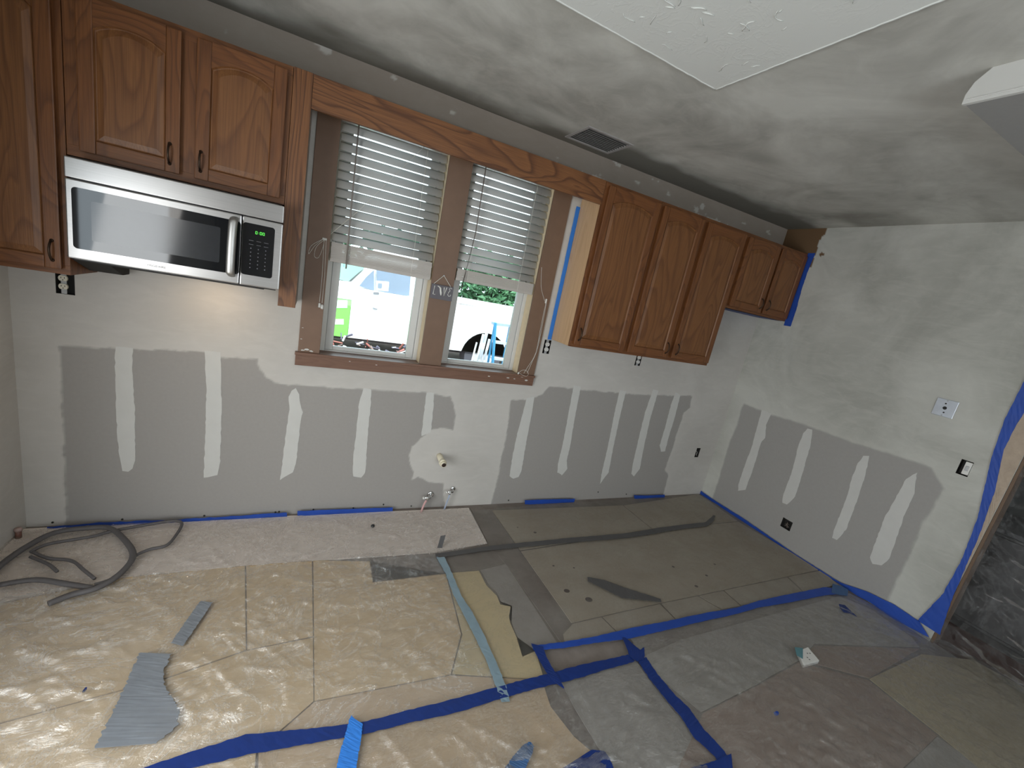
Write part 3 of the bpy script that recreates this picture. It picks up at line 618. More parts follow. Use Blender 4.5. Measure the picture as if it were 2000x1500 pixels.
# small warm cooktop lamp under the microwave
cl=obj('cooktop_lamp',box(B(),.78,.84,-.20,-.14,1.456,1.464,.002),emit('lamp_lens',(1,.72,.45),6.),T)
lm=lamp('cooktop_light','AREA',(.81,-.22,1.452),(0,.15,-1),.5,(1,.74,.48),.05,.05)
# ================================================================== OUTLETS & FITTINGS
def outlet(h,label,plane='b',m=M_ivory):
    a,b,c,d=h; cx,cz=(a+b)/2,(c+d)/2
    P=(lambda u,dep,z:(u,dep,z)) if plane=='b' else (lambda u,dep,z:(XR+dep,u,z))
    def bb(bm,u0,u1,d0,d1,z0,z1,bev=0): p=P(u0,d0,z0);q=P(u1,d1,z1); box(bm,p[0],q[0],p[1],q[1],p[2],q[2],bev)
    T=thing('outlet',label,'outlet',P(cx,0.,cz))
    bm=B(); bb(bm,a-.006,b+.006,.045,.05,c-.006,d+.006)
    for (u0,u1,z0,z1) in ((a-.006,a-.001,c-.006,d+.006),(b+.001,b+.006,c-.006,d+.006),(a,b,c-.006,c-.001),(a,b,d+.001,d+.006)): bb(bm,u0,u1,.002,.05,z0,z1)
    obj('junction_box',bm,M_dark,T)
    return T,P,bb,cx,cz
def duplex(h,label,m=M_ivory,off=0.):
    T,P,bb,cx,cz=outlet(h,label); cx+=off
    bm=B(); bb(bm,cx-.010,cx+.010,.002,.008,cz-.055,cz+.055,.001); obj('strap',bm,M_grey,T)
    for s in (-1,1):
        zc=cz+s*.0195; pts=[(cx+.0165*math.cos(t)*(1.),-.006,zc+max(-.0125,min(.0125,.0165*math.sin(t)))) for t in np.linspace(0,2*math.pi,25)[:-1]]
        r=obj('receptacle',slab(B(),pts,(0,1,0),.010),m,T)
        bm=B()
        for q in (-.0062,.0062): box(bm,cx+q-.0011,cx+q+.0011,-.0066,-.0058,zc-.001,zc+.0065)
        box(bm,cx-.002,cx+.002,-.0066,-.0058,zc-.0095,zc-.0055); obj('slots',bm,M_dark,r)
    return T
duplex(o1,'ivory duplex outlet without cover under the left cabinet and microwave',off=-.006)
duplex(o2,'white duplex outlet without cover below the single-door cabinet beside the window',M_white)
duplex(o3,'white duplex outlet half hidden under the tall double-door cabinet',M_white)
T,P,bb,cx,cz=outlet(o4,'empty junction box low on the back wall near the right corner')
bm=B(); tube(bm,smoothline([(cx-.01,.03,cz+.02),(cx+.005,.01,cz),(cx-.006,.002,cz-.02),(cx+.004,.006,cz-.035)],4),.003,6); obj('wire',bm,M_grey,T,smooth=True)
T,P,bb,cx,cz=outlet(r3,'open black junction box low on the right wall','r')
bm=B()
for k in range(5):
    a=random.uniform(-.025,.025); tube(bm,smoothline([P(cx+a,.035,cz+random.uniform(-.02,.02)),P(cx+a*.5,.012,cz+random.uniform(-.02,.02)),P(cx-a,.004,cz+random.uniform(-.03,.02))],4),.0028,6)
obj('wires',bm,simple('wire_mix',(.16,.13,.11),.5),T,smooth=True)
T,P,bb,cx,cz=outlet(r2,'white switch in an open box on the right wall beside the doorway tape','r')
bm=B(); bb(bm,cx-.027,cx+.004,-.006,.006,cz-.040,cz+.044,.002); obj('switch_body',bm,M_white,T)
bm=B(); bb(bm,cx-.020,cx-.004,-.010,-.005,cz-.014,cz+.018,.002); obj('toggle',bm,M_grey,T)
# zinc two-gang plate
p=right(1846,797); T=thing('cover_plate','square zinc blank plate with three holes on the right wall','cover plate',(XR,p[1],p[2]))
pl=bx('plate',M_zinc,T,XR-.006,XR-.001,p[1]-.055,p[1]+.055,p[2]-.058,p[2]+.058,.002)
for (dy,dz,r_) in ((.0,.0,.011),(.004,.030,.005),(-.004,-.030,.005)):
    bm=B(); tube(bm,[(XR-.0068,p[1]+dy,p[2]+dz),(XR-.0055,p[1]+dy,p[2]+dz)],r_,14); obj('knockout',bm,M_dark,T)
for dz in (.05,-.05):
    bm=B(); tube(bm,[(XR-.008,p[1],p[2]+dz),(XR-.0055,p[1],p[2]+dz)],.004,8); obj('screw',bm,M_grey,T)
# drain stub
p=back(858,890); T=thing('drain_pipe','short white drain pipe stub poking out of the mudded patch below the window','pipe',tuple(p))
q=Vector((p[0],0,p[2])); d=Vector((.02,-1,-.10)).normalized()
bm=B(); tube(bm,[q-d*.03,q+d*.085],.021,20); obj('pipe_body',bm,M_pvc,T,smooth=True)
bm=B(); tube(bm,[q+d*.080,q+d*.083,q+d*.105,q+d*.108],[.022,.026,.026,.022],20); obj('collar',bm,M_pvc,T,smooth=True)
bm=B(); tube(bm,[q+d*.106,q+d*.128],[.0205,.0195],20); obj('spigot',bm,M_pvc,T,smooth=True)
bm=B(); tube(bm,[q+d*.1275,q+d*.1287],.0155,20); obj('bore',simple and bm,simple('bore_dark',(.03,.015,.01),.8),T)
def valve(u,v,pipecol,label,sc,foot):
    p=back(u,v); T=thing('shutoff_valve',label,'valve',(p[0],0,p[2]))
    x,z=p[0],p[2]; y=-.045
    bm=B(); tube(bm,[(x+.035,-.001,z),(x+.035,-.006,z)],[.026*sc,.020*sc],16); obj('escutcheon',bm,M_chrome,T,smooth=True)
    bm=B(); tube(bm,[(x+.035,.0,z),(x+.030,-.03,z),(x+.012,y,z)],.0085*sc,10); tube(bm,[(x+.022,y,z),(x-.022,y,z)],.011*sc,10); tube(bm,[(x,y,z),(x,y,z-.022)],.0085*sc,10); obj('valve_body',bm,M_chrome,T,smooth=True)
    bm=B(); tube(bm,[(x-.022,y,z),(x-.034,y,z)],[.016*sc,.014*sc],10,flat=.6); obj('valve_knob',bm,M_white,T,smooth=True)
    f=flo(*foot,.012); bm=B(); tube(bm,smoothline([(x,y,z-.018),(x*.6+f[0]*.4,y-.003,z*.55),(f[0],f[1],.006)],4),.0075*sc,8); obj('supply_pipe',bm,pipecol,T,smooth=True)
valve(832,966,M_pink,'chrome shut-off valve on a pink pipe under the drain stub',1.0,(822,1000))
valve(876,955,M_bpipe,'small shut-off valve on a blue pipe right of the pink one',.8,(868,993))
# ceiling vent
T=thing('ceiling_vent','dark metal louvred air vent in the ceiling above the window','vent',(2.797,-.222,H))
vx0,vx1,vy0,vy1=2.625,2.970,-.360,-.085
bm=B(); e=.018
for (a,b,c,d_) in ((vx0,vx1,vy0,vy0+e),(vx0,vx1,vy1-e,vy1),(vx0,vx0+e,vy0+e,vy1-e),(vx1-e,vx1,vy0+e,vy1-e)): box(bm,a,b,c,d_,H-.007,H+.004,.001)
obj('vent_frame',bm,simple('vent_grey',(.36,.34,.33),.6),T)
bx('duct',M_dark,T,vx0+.014,vx1-.014,vy0+.014,vy1-.014,H+.02,H+.025,0)
M_louv=simple('louvre_dark',(.22,.21,.20),.55)
for k in range(10):
    y=vy0+.03+k*.0240; bm=B(); slab(bm,[(vx0+.017,y,H-.006),(vx1-.017,y,H-.006),(vx1-.017,y+.016,H+.012),(vx0+.017,y+.016,H+.012)],(0,-.5,.8),.0016); obj('louvre',bm,M_louv,T)
# ceiling light fixture at the right
T=thing('ceiling_light','white boxed ceiling light with a grey unlit lens at the right','ceiling light',(3.9,-2.13,H))
fx0,fx1,fy0,fy1=3.18,4.44,-2.42,-1.851; zb=H-.10
bm=B(); prof=[(fy1,zb),(fy1,zb+.03),(fy1-.012,zb+.065),(fy1-.045,H-.001),(fy0+.045,H-.001),(fy0+.012,zb+.065),(fy0,zb+.03),(fy0,zb)]
slab(bm,[(fx0,y,z) for y,z in prof],(1,0,0),.014); obj('end_cap',bm,M_vinyl,T)
bm=B(); slab(bm,[(fx1,y,z) for y,z in prof],(1,0,0),.014); obj('end_cap',bm,M_vinyl,T)
bm=B(); tube(bm,[(fx0-.002,fy1-.008,zb+.012),(fx0-.002,fy0+.008,zb+.012)],.0022,6); obj('end_bead',bm,M_vinyl,T)
bm=B(); slab(bm,[(fx0+.014,y*(1)+0,z) for y,z in [(fy1-.004,zb+.003),(fy1-.004,zb+.03),(fy1-.016,zb+.065),(fy1-.048,H-.004),(fy0+.048,H-.004),(fy0+.016,zb+.065),(fy0+.004,zb+.03),(fy0+.004,zb+.003)]],(1,0,0),fx1-fx0-.014); obj('lens',bm,simple('grey_lens',(.30,.295,.285),.6,var=.05,scale=80),T)
# ================================================================== BLUE TAPE ON WALLS AND CABINETS
N_y=(0,-1,0)
def bt(name,A,Bq,m,lab,y=-.002,**k): return ribbon(name,bk(A,y),bk(Bq,y),N_y,m,lab=lab,**k)
bt('masking_tape',[(92,1029),(200,1020),(340,1015),(450,1008),(560,1001)],[(93,1034),(200,1030),(340,1021),(450,1016),(561,1011)],M_blue,'long blue tape along the wall foot behind the grey hose',y=-.034,jit=.003)
bt('masking_tape',[(581,998),(680,994),(767,991)],[(581,1007),(680,1004),(767,1000)],M_blue,'blue tape at the wall foot left of the supply pipes',y=-.034)
bt('masking_tape',[(1025,977),(1080,975),(1123,974)],[(1025,985),(1080,984),(1121,981)],M_blue,'short blue tape at the wall foot below the tall cabinets',y=-.034)
bt('masking_tape',[(1238,967),(1260,968),(1298,966)],[(1239,974),(1262,974),(1298,972)],M_blue,'shortest blue tape at the wall foot near the right corner',y=-.034)
pA=[(2.866,-.0035,z) for z in np.linspace(1.385,2.34,6)]; pB=[(2.8975,-.0035,z) for z in np.linspace(1.385,2.34,6)]
ribbon('masking_tape',pA,pB,N_y,M_bluel,lab='bright blue tape running up the wall between window casing and cabinet side',jit=.001)
ribbon('masking_tape',[(4.297,-.26+.02,ZS-.003),(XR-.02,-.26+.02,ZS-.003)],[(4.297,-.0,ZS-.003),(XR-.02,-.0,ZS-.003)],(0,0,-1),M_blued,lab='dark blue tape under the short corner cabinet',th=.001)
zz_=np.linspace(ZS-.035,ZT+.01,5); ribbon('masking_tape',[(XR-.0035,-.262,z) for z in zz_],[(XR-.0035,-.318+.01*math.sin(z*9),z) for z in zz_],(-1,0,0),M_blue,lab='blue tape down the right wall at the short cabinet edge')
rw=lambda L,x:[tuple(right(u,v,x)) for u,v in L]
ribbon('masking_tape',rw([(1367,957),(1400,980),(1450,1011),(1550,1080),(1640,1137),(1700,1158),(1745,1180),(1795,1213)],XR-.016),rw([(1366,965),(1400,985),(1450,1019),(1550,1087),(1640,1146),(1700,1177),(1750,1212),(1815,1245)],XR-.016),(-1,0,0),M_blue,lab='long blue tape along the foot of the right wall',jit=.002)
ribbon('masking_tape',rw([(2060,640),(2000,745),(1962,820),(1936,895),(1910,1010),(1880,1090),(1842,1160),(1792,1212)],XR-.005),rw([(2085,680),(2020,775),(1985,830),(1960,880),(1943,960),(1915,1040),(1885,1110),(1858,1175),(1836,1240)],XR-.005),(-1,0,0),M_blue,lab='wavy blue tape edging the plastic-covered doorway',jit=.002)
# ================================================================== DOORWAY AND ROOM BEYOND
o=bx('trim_5',simple('dark_casing',(.14,.085,.05),.6),None,XR-.001,XR+.10,OPY-.016,OPY-.001,0,2.09,.002); o['kind']='structure'
o=bx('trim_6',M_cas,None,XR+.001,XR+.10,-3.22,OPY-.018,2.06,2.095,.002); o['kind']='structure'
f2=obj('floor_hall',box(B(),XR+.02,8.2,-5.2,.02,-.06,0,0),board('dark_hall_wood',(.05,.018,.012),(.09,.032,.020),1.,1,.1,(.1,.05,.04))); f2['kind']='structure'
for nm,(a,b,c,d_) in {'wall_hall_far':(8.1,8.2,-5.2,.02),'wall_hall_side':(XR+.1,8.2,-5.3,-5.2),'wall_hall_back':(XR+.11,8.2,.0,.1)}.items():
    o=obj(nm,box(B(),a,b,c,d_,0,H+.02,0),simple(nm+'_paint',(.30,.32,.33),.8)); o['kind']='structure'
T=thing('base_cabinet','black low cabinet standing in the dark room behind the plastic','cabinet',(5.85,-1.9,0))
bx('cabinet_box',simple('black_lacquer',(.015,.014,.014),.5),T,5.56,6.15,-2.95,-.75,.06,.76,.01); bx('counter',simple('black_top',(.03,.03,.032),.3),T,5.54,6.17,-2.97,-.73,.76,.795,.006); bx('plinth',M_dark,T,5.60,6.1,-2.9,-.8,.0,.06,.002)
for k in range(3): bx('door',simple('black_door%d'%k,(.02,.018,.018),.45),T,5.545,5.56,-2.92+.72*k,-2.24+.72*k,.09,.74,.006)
tp=ribbon('masking_paper',rw([(2085,680),(2020,775),(1985,830),(1960,880),(1943,960),(1915,1040),(1885,1110)],XR-.002),[(XR-.002,OPY+.002,z) for z in (2.0,1.6,1.35,1.15,.9,.68,.45)],(-1,0,0),simple('tan_paper',(.42,.33,.25),.6,var=.2,scale=18,bump=.8),lab='tan crinkled strip between the wavy blue tape and the doorway',cat='masking paper')
# hanging plastic over the doorway
def curtain():
    ny,nz=190,190; ys=np.linspace(-3.2,OPY+.012,ny); zs=np.linspace(.02,2.1,nz); Y,Z=np.meshgrid(ys,zs,indexing='ij')
    t=(Y-OPY)/(-1.2)
    ang=Z*1.1+Y*.6
    wv=fbm(Y*5,Z*9,2)*.05+ .03*np.sin((Z*9+Y*5)+3*fbm(Y*2,Z*2,4))*np.clip(t*2,0,1)
    rid=1-np.abs(2*fbm(Y*3+Z*1.5,Z*11-Y*3,6)-1); wv+=rid**3*.03
    X=XR+.004+wv*np.clip(t*6,0,1); co=np.stack([X,Y,Z],-1).reshape(-1,3)
    idx=np.arange(ny*nz).reshape(ny,nz); f=np.stack([idx[:-1,:-1],idx[1:,:-1],idx[1:,1:],idx[:-1,1:]],-1).reshape(-1,4)
    me=bpy.data.meshes.new('plastic_curtain'); me.from_pydata(co.tolist(),[],f.tolist()); me.polygons.foreach_set('use_smooth',[True]*len(me.polygons))
    a=me.attributes.new('milk','FLOAT','POINT'); a.data.foreach_set('value',(.5+1.6*rid**4).astype(np.float32).ravel())
    o=link('plastic_curtain',me,M_filmh,None,(XR,-2.6,.02)); tag(o,'clear plastic sheet hanging over the dark doorway','plastic sheet')
curtain()
# ================================================================== PLASTIC ON THE FLOOR
fl=lambda L,z=.012:[(p[0],p[1]) for p in (flo(u,v,z) for u,v in L)]
TL=[fl([(300,1275),(270,1370),(250,1440)]),fl([(405,1180),(345,1260)]),fl([(675,1440),(660,1500)]),fl([(1148,1131),(1290,1173)]),fl([(-300,1720),(330,1492),(560,1425),(690,1412),(860,1372),(1000,1330),(1085,1318),(1235,1278)]),fl([(850,1080),(1390,1020)]),fl([(855,1090),(905,1190),(985,1370)]),fl([(1042,1265),(1230,1240),(1640,1150)]),fl([(1240,1280),(1300,1370),(1420,1490),(1480,1600)]),fl([(1366,962),(1640,1142),(1820,1235)])]
HOSE1=[(-40,1160),(0,1116),(55,1076),(110,1049),(175,1040),(215,1041),(245,1065),(260,1095),(235,1130),(190,1158),(140,1172),(95,1190)]
HOSE2=[(0,1152),(70,1142),(130,1150),(180,1158)]
CORD=[(60,1086),(95,1070),(180,1055),(225,1043),(320,1026),(345,1024),(355,1030),(345,1050),(325,1072),(290,1081),(262,1095),(240,1122),(215,1140),(185,1150)]
CORD2=[(65,1086),(95,1098),(140,1103),(165,1122),(185,1138)]
CORD3=[(60,1095),(95,1110),(112,1124)]
hosew=[fl(HOSE1),fl(HOSE2),fl(CORD),fl(CORD2)]
def sheetz(X,Y,amp,seed):
    d=np.full(X.shape,1e9)
    for t in TL: d=np.minimum(d,pdist(X,Y,t))
    k=sstep(.02,.16,d)
    wx=X+.25*fbm(X*2.2,Y*2.2,seed+1); wy=Y+.25*fbm(X*2.2+9,Y*2.2,seed+2)
    r1=1-np.abs(2*fbm(wx*5,wy*9,seed)-1); r2=1-np.abs(2*fbm(wx*13+4,wy*24,seed+3)-1); r3=1-np.abs(2*fbm(wx*9+wy*9,wy*4-wx*3,seed+4)-1)
    base=.011+amp*k*(.003*r1**4+.005*r2**3+.009*r3**6)+amp*k*.006*fbm(X*3,Y*3,seed+5)
    hd=np.full(X.shape,1e9)
    for t in hosew: hd=np.minimum(hd,pdist(X,Y,t))
    return base, r1,k
def sheet(poly,m,label,amp,seed,milk=1.,st=.0085):
    P=np.array(poly); x0,y0=P.min(0); x1,y1=P.max(0); xs=np.arange(x0,x1+st,st); ys=np.arange(y0,y1+st,st); X,Y=np.meshgrid(xs,ys,indexing='ij')
    sd=sdist(X,Y,poly)+(vnoise(X*8,Y*8,seed)-.5)*.01; Z,r1,k=sheetz(X,Y,amp,seed)
    cs=(sd[:-1,:-1]+sd[1:,1:])/2; keep=cs<0; idx=np.arange(X.size).reshape(X.shape); f=np.stack([idx[:-1,:-1],idx[1:,:-1],idx[1:,1:],idx[:-1,1:]],-1)[keep]
    used=np.unique(f); mp=np.full(X.size,-1); mp[used]=np.arange(len(used)); f=mp[f]; co=np.stack([X,Y,Z],-1).reshape(-1,3)[used]
    me=bpy.data.meshes.new('plastic_sheet'); me.vertices.add(len(co)); c=np.array([P[:,0].mean(),P[:,1].mean(),0]); me.vertices.foreach_set('co',(co-c).astype(np.float32).ravel())
    nf=len(f); me.loops.add(nf*4); me.loops.foreach_set('vertex_index',f.ravel().astype(np.int32)); me.polygons.add(nf); me.polygons.foreach_set('loop_start',np.arange(0,nf*4,4,dtype=np.int32)); me.update(calc_edges=True); me.validate()
    me.polygons.foreach_set('use_smooth',[True]*len(me.polygons))
    mk=(milk if not callable(milk) else milk(X,Y))*np.ones(X.shape)*(.85+.4*r1**5); a=me.attributes.new('milk','FLOAT','POINT'); a.data.foreach_set('value',mk.astype(np.float32).ravel()[used])
    o=bpy.data.objects.new('plastic_sheet',me); COL.objects.link(o); o.location=tuple(c); me.materials.append(m); tag(o,label,'plastic sheet'); return o
sheet(fl([(50,1036),(560,1012),(917,995),(953,1062),(852,1082),(600,1098),(300,1122),(0,1170),(-120,1190),(-120,1080)]),M_filmp,'milky plastic sheet along the back wall under the grey hose',.7,0)
sheet(fl([(-120,1195),(0,1172),(300,1124),(600,1100),(852,1083),(900,1180),(990,1370),(1000,1335),(860,1376),(690,1415),(560,1428),(330,1495),(-300,1720),(-600,1700),(-400,1350)]),M_film,'glossy crumpled clear sheet covering the tan floor at left',1.2,1,milk=lambda X,Y:.8+1.3*sstep(1.0,.3,X))
sheet(fl([(855,1082),(1390,1022),(1368,966),(957,994),(918,996),(953,1062)]),M_filmb,'thin dusty plastic between the back wall and the dark tape',.35,2,st=.012)
sheet(fl([(856,1084),(1392,1024),(1368,966),(1640,1142),(1230,1242),(1042,1268),(1090,1320),(1000,1333),(990,1370),(905,1190)]),M_filmb,'dusty clear plastic over the plywood between dark and blue tapes',.45,3,st=.012)
sheet(fl([(-300,1722),(330,1498),(560,1432),(690,1420),(860,1380),(1000,1340),(1090,1322),(1238,1284),(1300,1372),(1420,1492),(1480,1600),(1400,1900),(-600,1900)]),M_filmr,'front plastic sheet below the long blue tape',1.0,4)
sheet(fl([(1242,1280),(1234,1250),(1042,1268),(1234,1240),(1640,1150),(1820,1238),(2080,1385),(2200,1500),(2200,1900),(1500,1900),(1480,1600),(1425,1490),(1305,1370)]),M_filmr,'large plastic sheet on the right half towards the doorway',1.0,5)
# hose and cords under the plastic
T=thing('grey_hose','thick grey hose looped in the left corner on the milky plastic','hose',tuple(flo(100,1050)))
bm=B(); tube(bm,smoothline([(*q,.040) for q in fl(HOSE1)],8),.0145,8,flat=.8); obj('hose_coil',bm,M_cord,T,smooth=True); bm=B(); tube(bm,smoothline([(*q,.038) for q in fl(HOSE2)],6),.013,8,flat=.8); obj('hose_tail',bm,M_cord,T,smooth=True)
T=thing('electric_cord','thin dark cord looping out beside the thick hose toward the wall','cord',tuple(flo(340,1030)))
for i,L in enumerate((CORD,CORD2,CORD3)): bm=B(); tube(bm,smoothline([(*q,.034) for q in fl(L)],8),.0080,6); obj('cord_loop',bm,M_cord,T,smooth=True)
# ================================================================== TAPES ON THE FLOOR
FZ=.0165
def ft(A,Bq,m,lab,z=FZ,**k): return ribbon('floor_tape',[tuple(flo(u,v,z)) for u,v in A],[tuple(flo(u,v,z)) for u,v in Bq],(0,0,1),m,lab=lab,jit=k.pop('jit',.002),**k)
ft([(150,1546),(320,1486),(480,1435),(640,1420),(720,1408),(800,1387),(900,1362),(1000,1334),(1060,1319),(1130,1300),(1190,1287),(1226,1279)],[(150,1580),(320,1514),(480,1475),(640,1446),(720,1432),(800,1412),(900,1390),(1000,1358),(1060,1342),(1130,1325),(1190,1306),(1240,1292)],M_blued,'longest deep blue tape running from bottom left to the crossing')
ft([(1215,1245),(1222,1246),(1250,1270),(1258,1264),(1259,1282)],[(1230,1280),(1228,1282),(1232,1285),(1245,1292),(1257,1288)],M_blued,'jagged blue tape end at the crossing of the long strips',z=FZ+.0025)
ft([(1262,1284),(1284,1317),(1320,1360),(1345,1382),(1375,1425),(1415,1468),(1428,1490),(1434,1520)],[(1245,1290),(1268,1325),(1305,1372),(1330,1400),(1355,1440),(1398,1480),(1410,1510),(1412,1540)],M_blued,'deep blue tape running from the crossing down to the bottom edge')
ft([(1040,1262),(1100,1254),(1160,1244),(1232,1227),(1300,1214),(1380,1197),(1440,1187),(1480,1174),(1530,1163),(1610,1147),(1640,1150)],[(1042,1271),(1100,1266),(1160,1256),(1232,1247),(1300,1231),(1380,1212),(1440,1199),(1480,1187),(1530,1179),(1610,1163),(1640,1160)],M_blue,'blue tape crossing the plywood toward the right wall')
ft([(1626,1140),(1645,1146),(1657,1152)],[(1624,1158),(1640,1162),(1655,1164)],M_blueg,'faded square of blue tape where the strip meets the right wall',z=FZ+.0022)
ft([(1037,1257),(1048,1280),(1062,1305),(1070,1318),(1083,1333)],[(1060,1263),(1068,1285),(1078,1303),(1090,1322),(1103,1346)],M_blued,'short deep blue cross piece where the golden underlay ends',z=FZ+.0022)
ft([(850,1082),(960,1066),(1100,1052),(1230,1041),(1280,1032),(1340,1024),(1378,1020),(1390,1010),(1393,1006)],[(852,1090),(960,1074),(1100,1061),(1230,1050),(1280,1042),(1340,1032),(1380,1028),(1394,1018),(1397,1008)],M_ductd,'long dark duct tape seam across the back plywood')
ft([(852,1088),(870,1120),(885,1160),(905,1200),(930,1250),(948,1285),(970,1345),(980,1372)],[(868,1088),(882,1118),(902,1165),(922,1195),(945,1240),(968,1290),(988,1340),(996,1370)],M_ductb,'shiny bluish duct tape strip beside the golden underlay')
ft([(392,1174),(376,1195),(355,1225),(334,1256)],[(415,1177),(400,1200),(378,1232),(357,1262)],M_duct,'small grey duct tape piece on the tan floor near the hose',z=FZ+.003)
ft([(274,1275),(262,1300),(250,1330),(238,1355),(210,1410),(185,1462)],[(335,1278),(320,1310),(322,1340),(350,1385),(345,1420),(305,1452)],M_duct,'large crumpled grey duct tape patch at the lower left',z=FZ+.004,jit=.005)
ft([(1147,1127),(1180,1133),(1220,1148),(1290,1170)],[(1148,1135),(1170,1146),(1215,1168),(1292,1176)],M_ductd,'short dark duct tape scrap lying on the plywood')
ft([(686,1398),(693,1404),(708,1418)],[(681,1412),(690,1420),(706,1430)],M_bluel,'torn tip of the bright blue tape',z=FZ+.004)
ft([(684,1400),(676,1430),(664,1470),(655,1510),(645,1540)],[(708,1414),(706,1440),(700,1475),(694,1512),(690,1545)],M_bluel,'bright blue tape piece crossing the longest strip at the bottom',z=FZ+.005)
ft([(1036,1449),(1022,1455),(1000,1480),(980,1510)],[(1043,1458),(1040,1472),(1030,1492),(1020,1520)],M_blueg,'mid blue tape scrap at the bottom centre',z=FZ+.003)
ft([(1155,1465),(1180,1467),(1190,1480),(1200,1505)],[(1100,1500),(1120,1510),(1150,1520),(1180,1530)],M_blued,'folded dark blue tape at the bottom right of centre',z=FZ+.003)
ft([(1350,1500),(1400,1485),(1428,1472)],[(1352,1530),(1400,1520),(1432,1510)],M_blued,'dark blue tape end meeting the strip at the bottom edge',z=FZ+.003)
ft([(1638,1180),(1650,1182),(1660,1192),(1672,1203)],[(1640,1188),(1648,1196),(1660,1198),(1674,1205)],M_blued,'loose dark blue tape scrap on the floor near the right wall',z=FZ+.003)
ft([(161,1350),(166,1344),(170,1342)],[(160,1353),(165,1352),(170,1347)],M_blued,'tiny blue tape chip at the far left of the floor',z=FZ+.004)
ft([(1511,1392),(1516,1389),(1521,1391)],[(1513,1397),(1517,1398),(1521,1396)],M_blue,'tiny blue tape chip on the brown hardboard',z=FZ+.004)
# standing scrap and black plug
p=flo(859,1073); T=obj('tape_scrap',slab(B(),[(p[0]-.018,p[1],.012),(p[0]+.012,p[1]-.004,.012),(p[0]+.022,p[1]-.002,.105),(p[0]-.008,p[1]+.006,.095)],(0,1,0),.002),M_ductd,None,tuple(p)); tag(T,'stiff dark tape end standing up at the seam corner','tape')
p=flo(728,1029,.01); bm=B(); tube(bm,[(p[0],p[1],.010),(p[0],p[1],.022),(p[0],p[1],.025)],[.012,.012,.008],12); tag(obj('floor_plug',bm,M_black,None,(p[0],p[1],.01),smooth=True),'small black plug on the pale plastic near the wall','plug')
# white box near the right
p=[flo(1558,1272,.03),flo(1578,1264,.03),flo(1600,1290,.03),flo(1570,1298,.03)]
T=thing('patch_box','small whitish wall box with holes lying under the plastic','box',tuple(flo(1578,1282)))
bm=B(); slab(bm,[tuple(q) for q in p],(0,0,-1),.022); obj('box_body',bm,M_white,T)
for (u,v) in ((1577,1276),(1582,1276),(1577,1284),(1581,1288)):
    q=flo(u,v,.031); bm=B(); bmesh.ops.create_circle(bm,cap_ends=True,radius=.004,segments=8,matrix=Matrix.Translation(Vector(q))); obj('screw_hole',bm,M_dark,T)
q=[flo(1552,1264,.0315),flo(1568,1266,.0315),flo(1568,1287,.0315),flo(1556,1280,.0315)]; obj('teal_sticker',slab(B(),[tuple(a) for a in q],(0,0,1),.001),simple('teal',(.10,.24,.27),.6),T)
# screws along the wall foot
for (u,v) in ((103,1020),(239,1014),(399,1007),(538,1000),(545,999),(612,995),(690,992),(749,985),(803,988),(1168,961),(1223,965),(993,977)):
    q=back(u,v); bm=B(); tube(bm,[(q[0],-.0005,q[2]),(q[0],-.004,q[2])],.0055,8); obj('screw_head',bm,M_dark,wall_back)
# ================================================================== OUTSIDE
YG=.33
gr=obj('ground_outside',box(B(),-8,14,1.0,16,-.9,YG,0),board('ground_mulch',(.16,.10,.08),(.30,.22,.19),2.,0,.4,(.5,.45,.4))); gr['kind']='structure'
TY=3.0
w1=lambda L,y=TY:[tuple(back(*q,y)) for q in crop(620,480,6.25,L)]
w2=lambda L,y=TY:[tuple(back(*q,y)) for q in crop(840,520,6.25,L)]
M_tw=simple('truck_white',(.85,.86,.86),.4,var=.01); M_tg=simple('truck_green',(.22,.75,.12),.4,var=.03); M_tglass=simple('truck_glass',(.10,.15,.22),.15,var=.3,scale=3)
a0=w1([(240,430)])[0]; sill=w1([(370,1100)])[0][2]-.02; belt=w1([(830,575)])[0][2]
fx=w1([(370,1100)])[0][0]; bedx=w2([(345,465)])[0]; bz=w2([(700,515)])[0][2]
T=thing('pickup_truck','white pickup truck with a green front parked outside the windows','truck',(fx+1.2,TY+.8,YG))
xw=w2([(660,1060)])[0]; wr_=.29; wx=xw[0]; wz=YG+wr_
hood=w1([(300,440)])[0][2]
# body side: profile with wheel arch
def arc(cx,cz,r,a0_,a1,n=12): return [(cx+r*math.cos(math.radians(a0_+(a1-a0_)*k/n)),cz+r*math.sin(math.radians(a0_+(a1-a0_)*k/n))) for k in range(n+1)]
xe=wx+1.25; prof=[(fx,sill),(wx-.36,sill)]+arc(wx,wz,.36,180,0,14)[0:]+[(xe,sill+.05),(xe,bz),(bedx[0]-.35,bz),(bedx[0]-.38,belt),(fx,belt)]
prof=[(x,max(z,sill)) for x,z in prof]
bm=B(); slab(bm,[(x,TY,z) for x,z in prof],(0,1,0),1.75); obj('truck_body',bm,M_tw,T)
gx=w1([(225,600)])[0][0]-.9; bm=B(); slab(bm,[(gx,TY,sill),(fx-.004,TY,sill),(fx-.004,TY,hood-.10),(gx,TY,hood-.14)],(0,1,0),1.75); obj('green_fender',bm,M_tg,T)
bm=B(); slab(bm,[(gx,TY-.01,hood-.10-.12),(fx,TY-.01,hood-.10-.10),(fx,TY-.01,hood),(gx,TY-.01,hood-.05)],(0,1,0),1.77); obj('hood',bm,M_tw,T)
q=w1([(215,895),(320,895),(320,962),(212,960)]); bm=B(); slab(bm,[(x,TY-.006,z) for x,y,z in q],(0,1,0),.005); obj('white_patch',bm,M_tw,T)
q=w1([(232,665),(365,665),(365,760),(228,760)]); bm=B(); slab(bm,[(x,TY-.006,z) for x,y,z in q],(0,1,0),.005); obj('light_band',bm,simple('mint',(.55,.9,.6),.4),T)
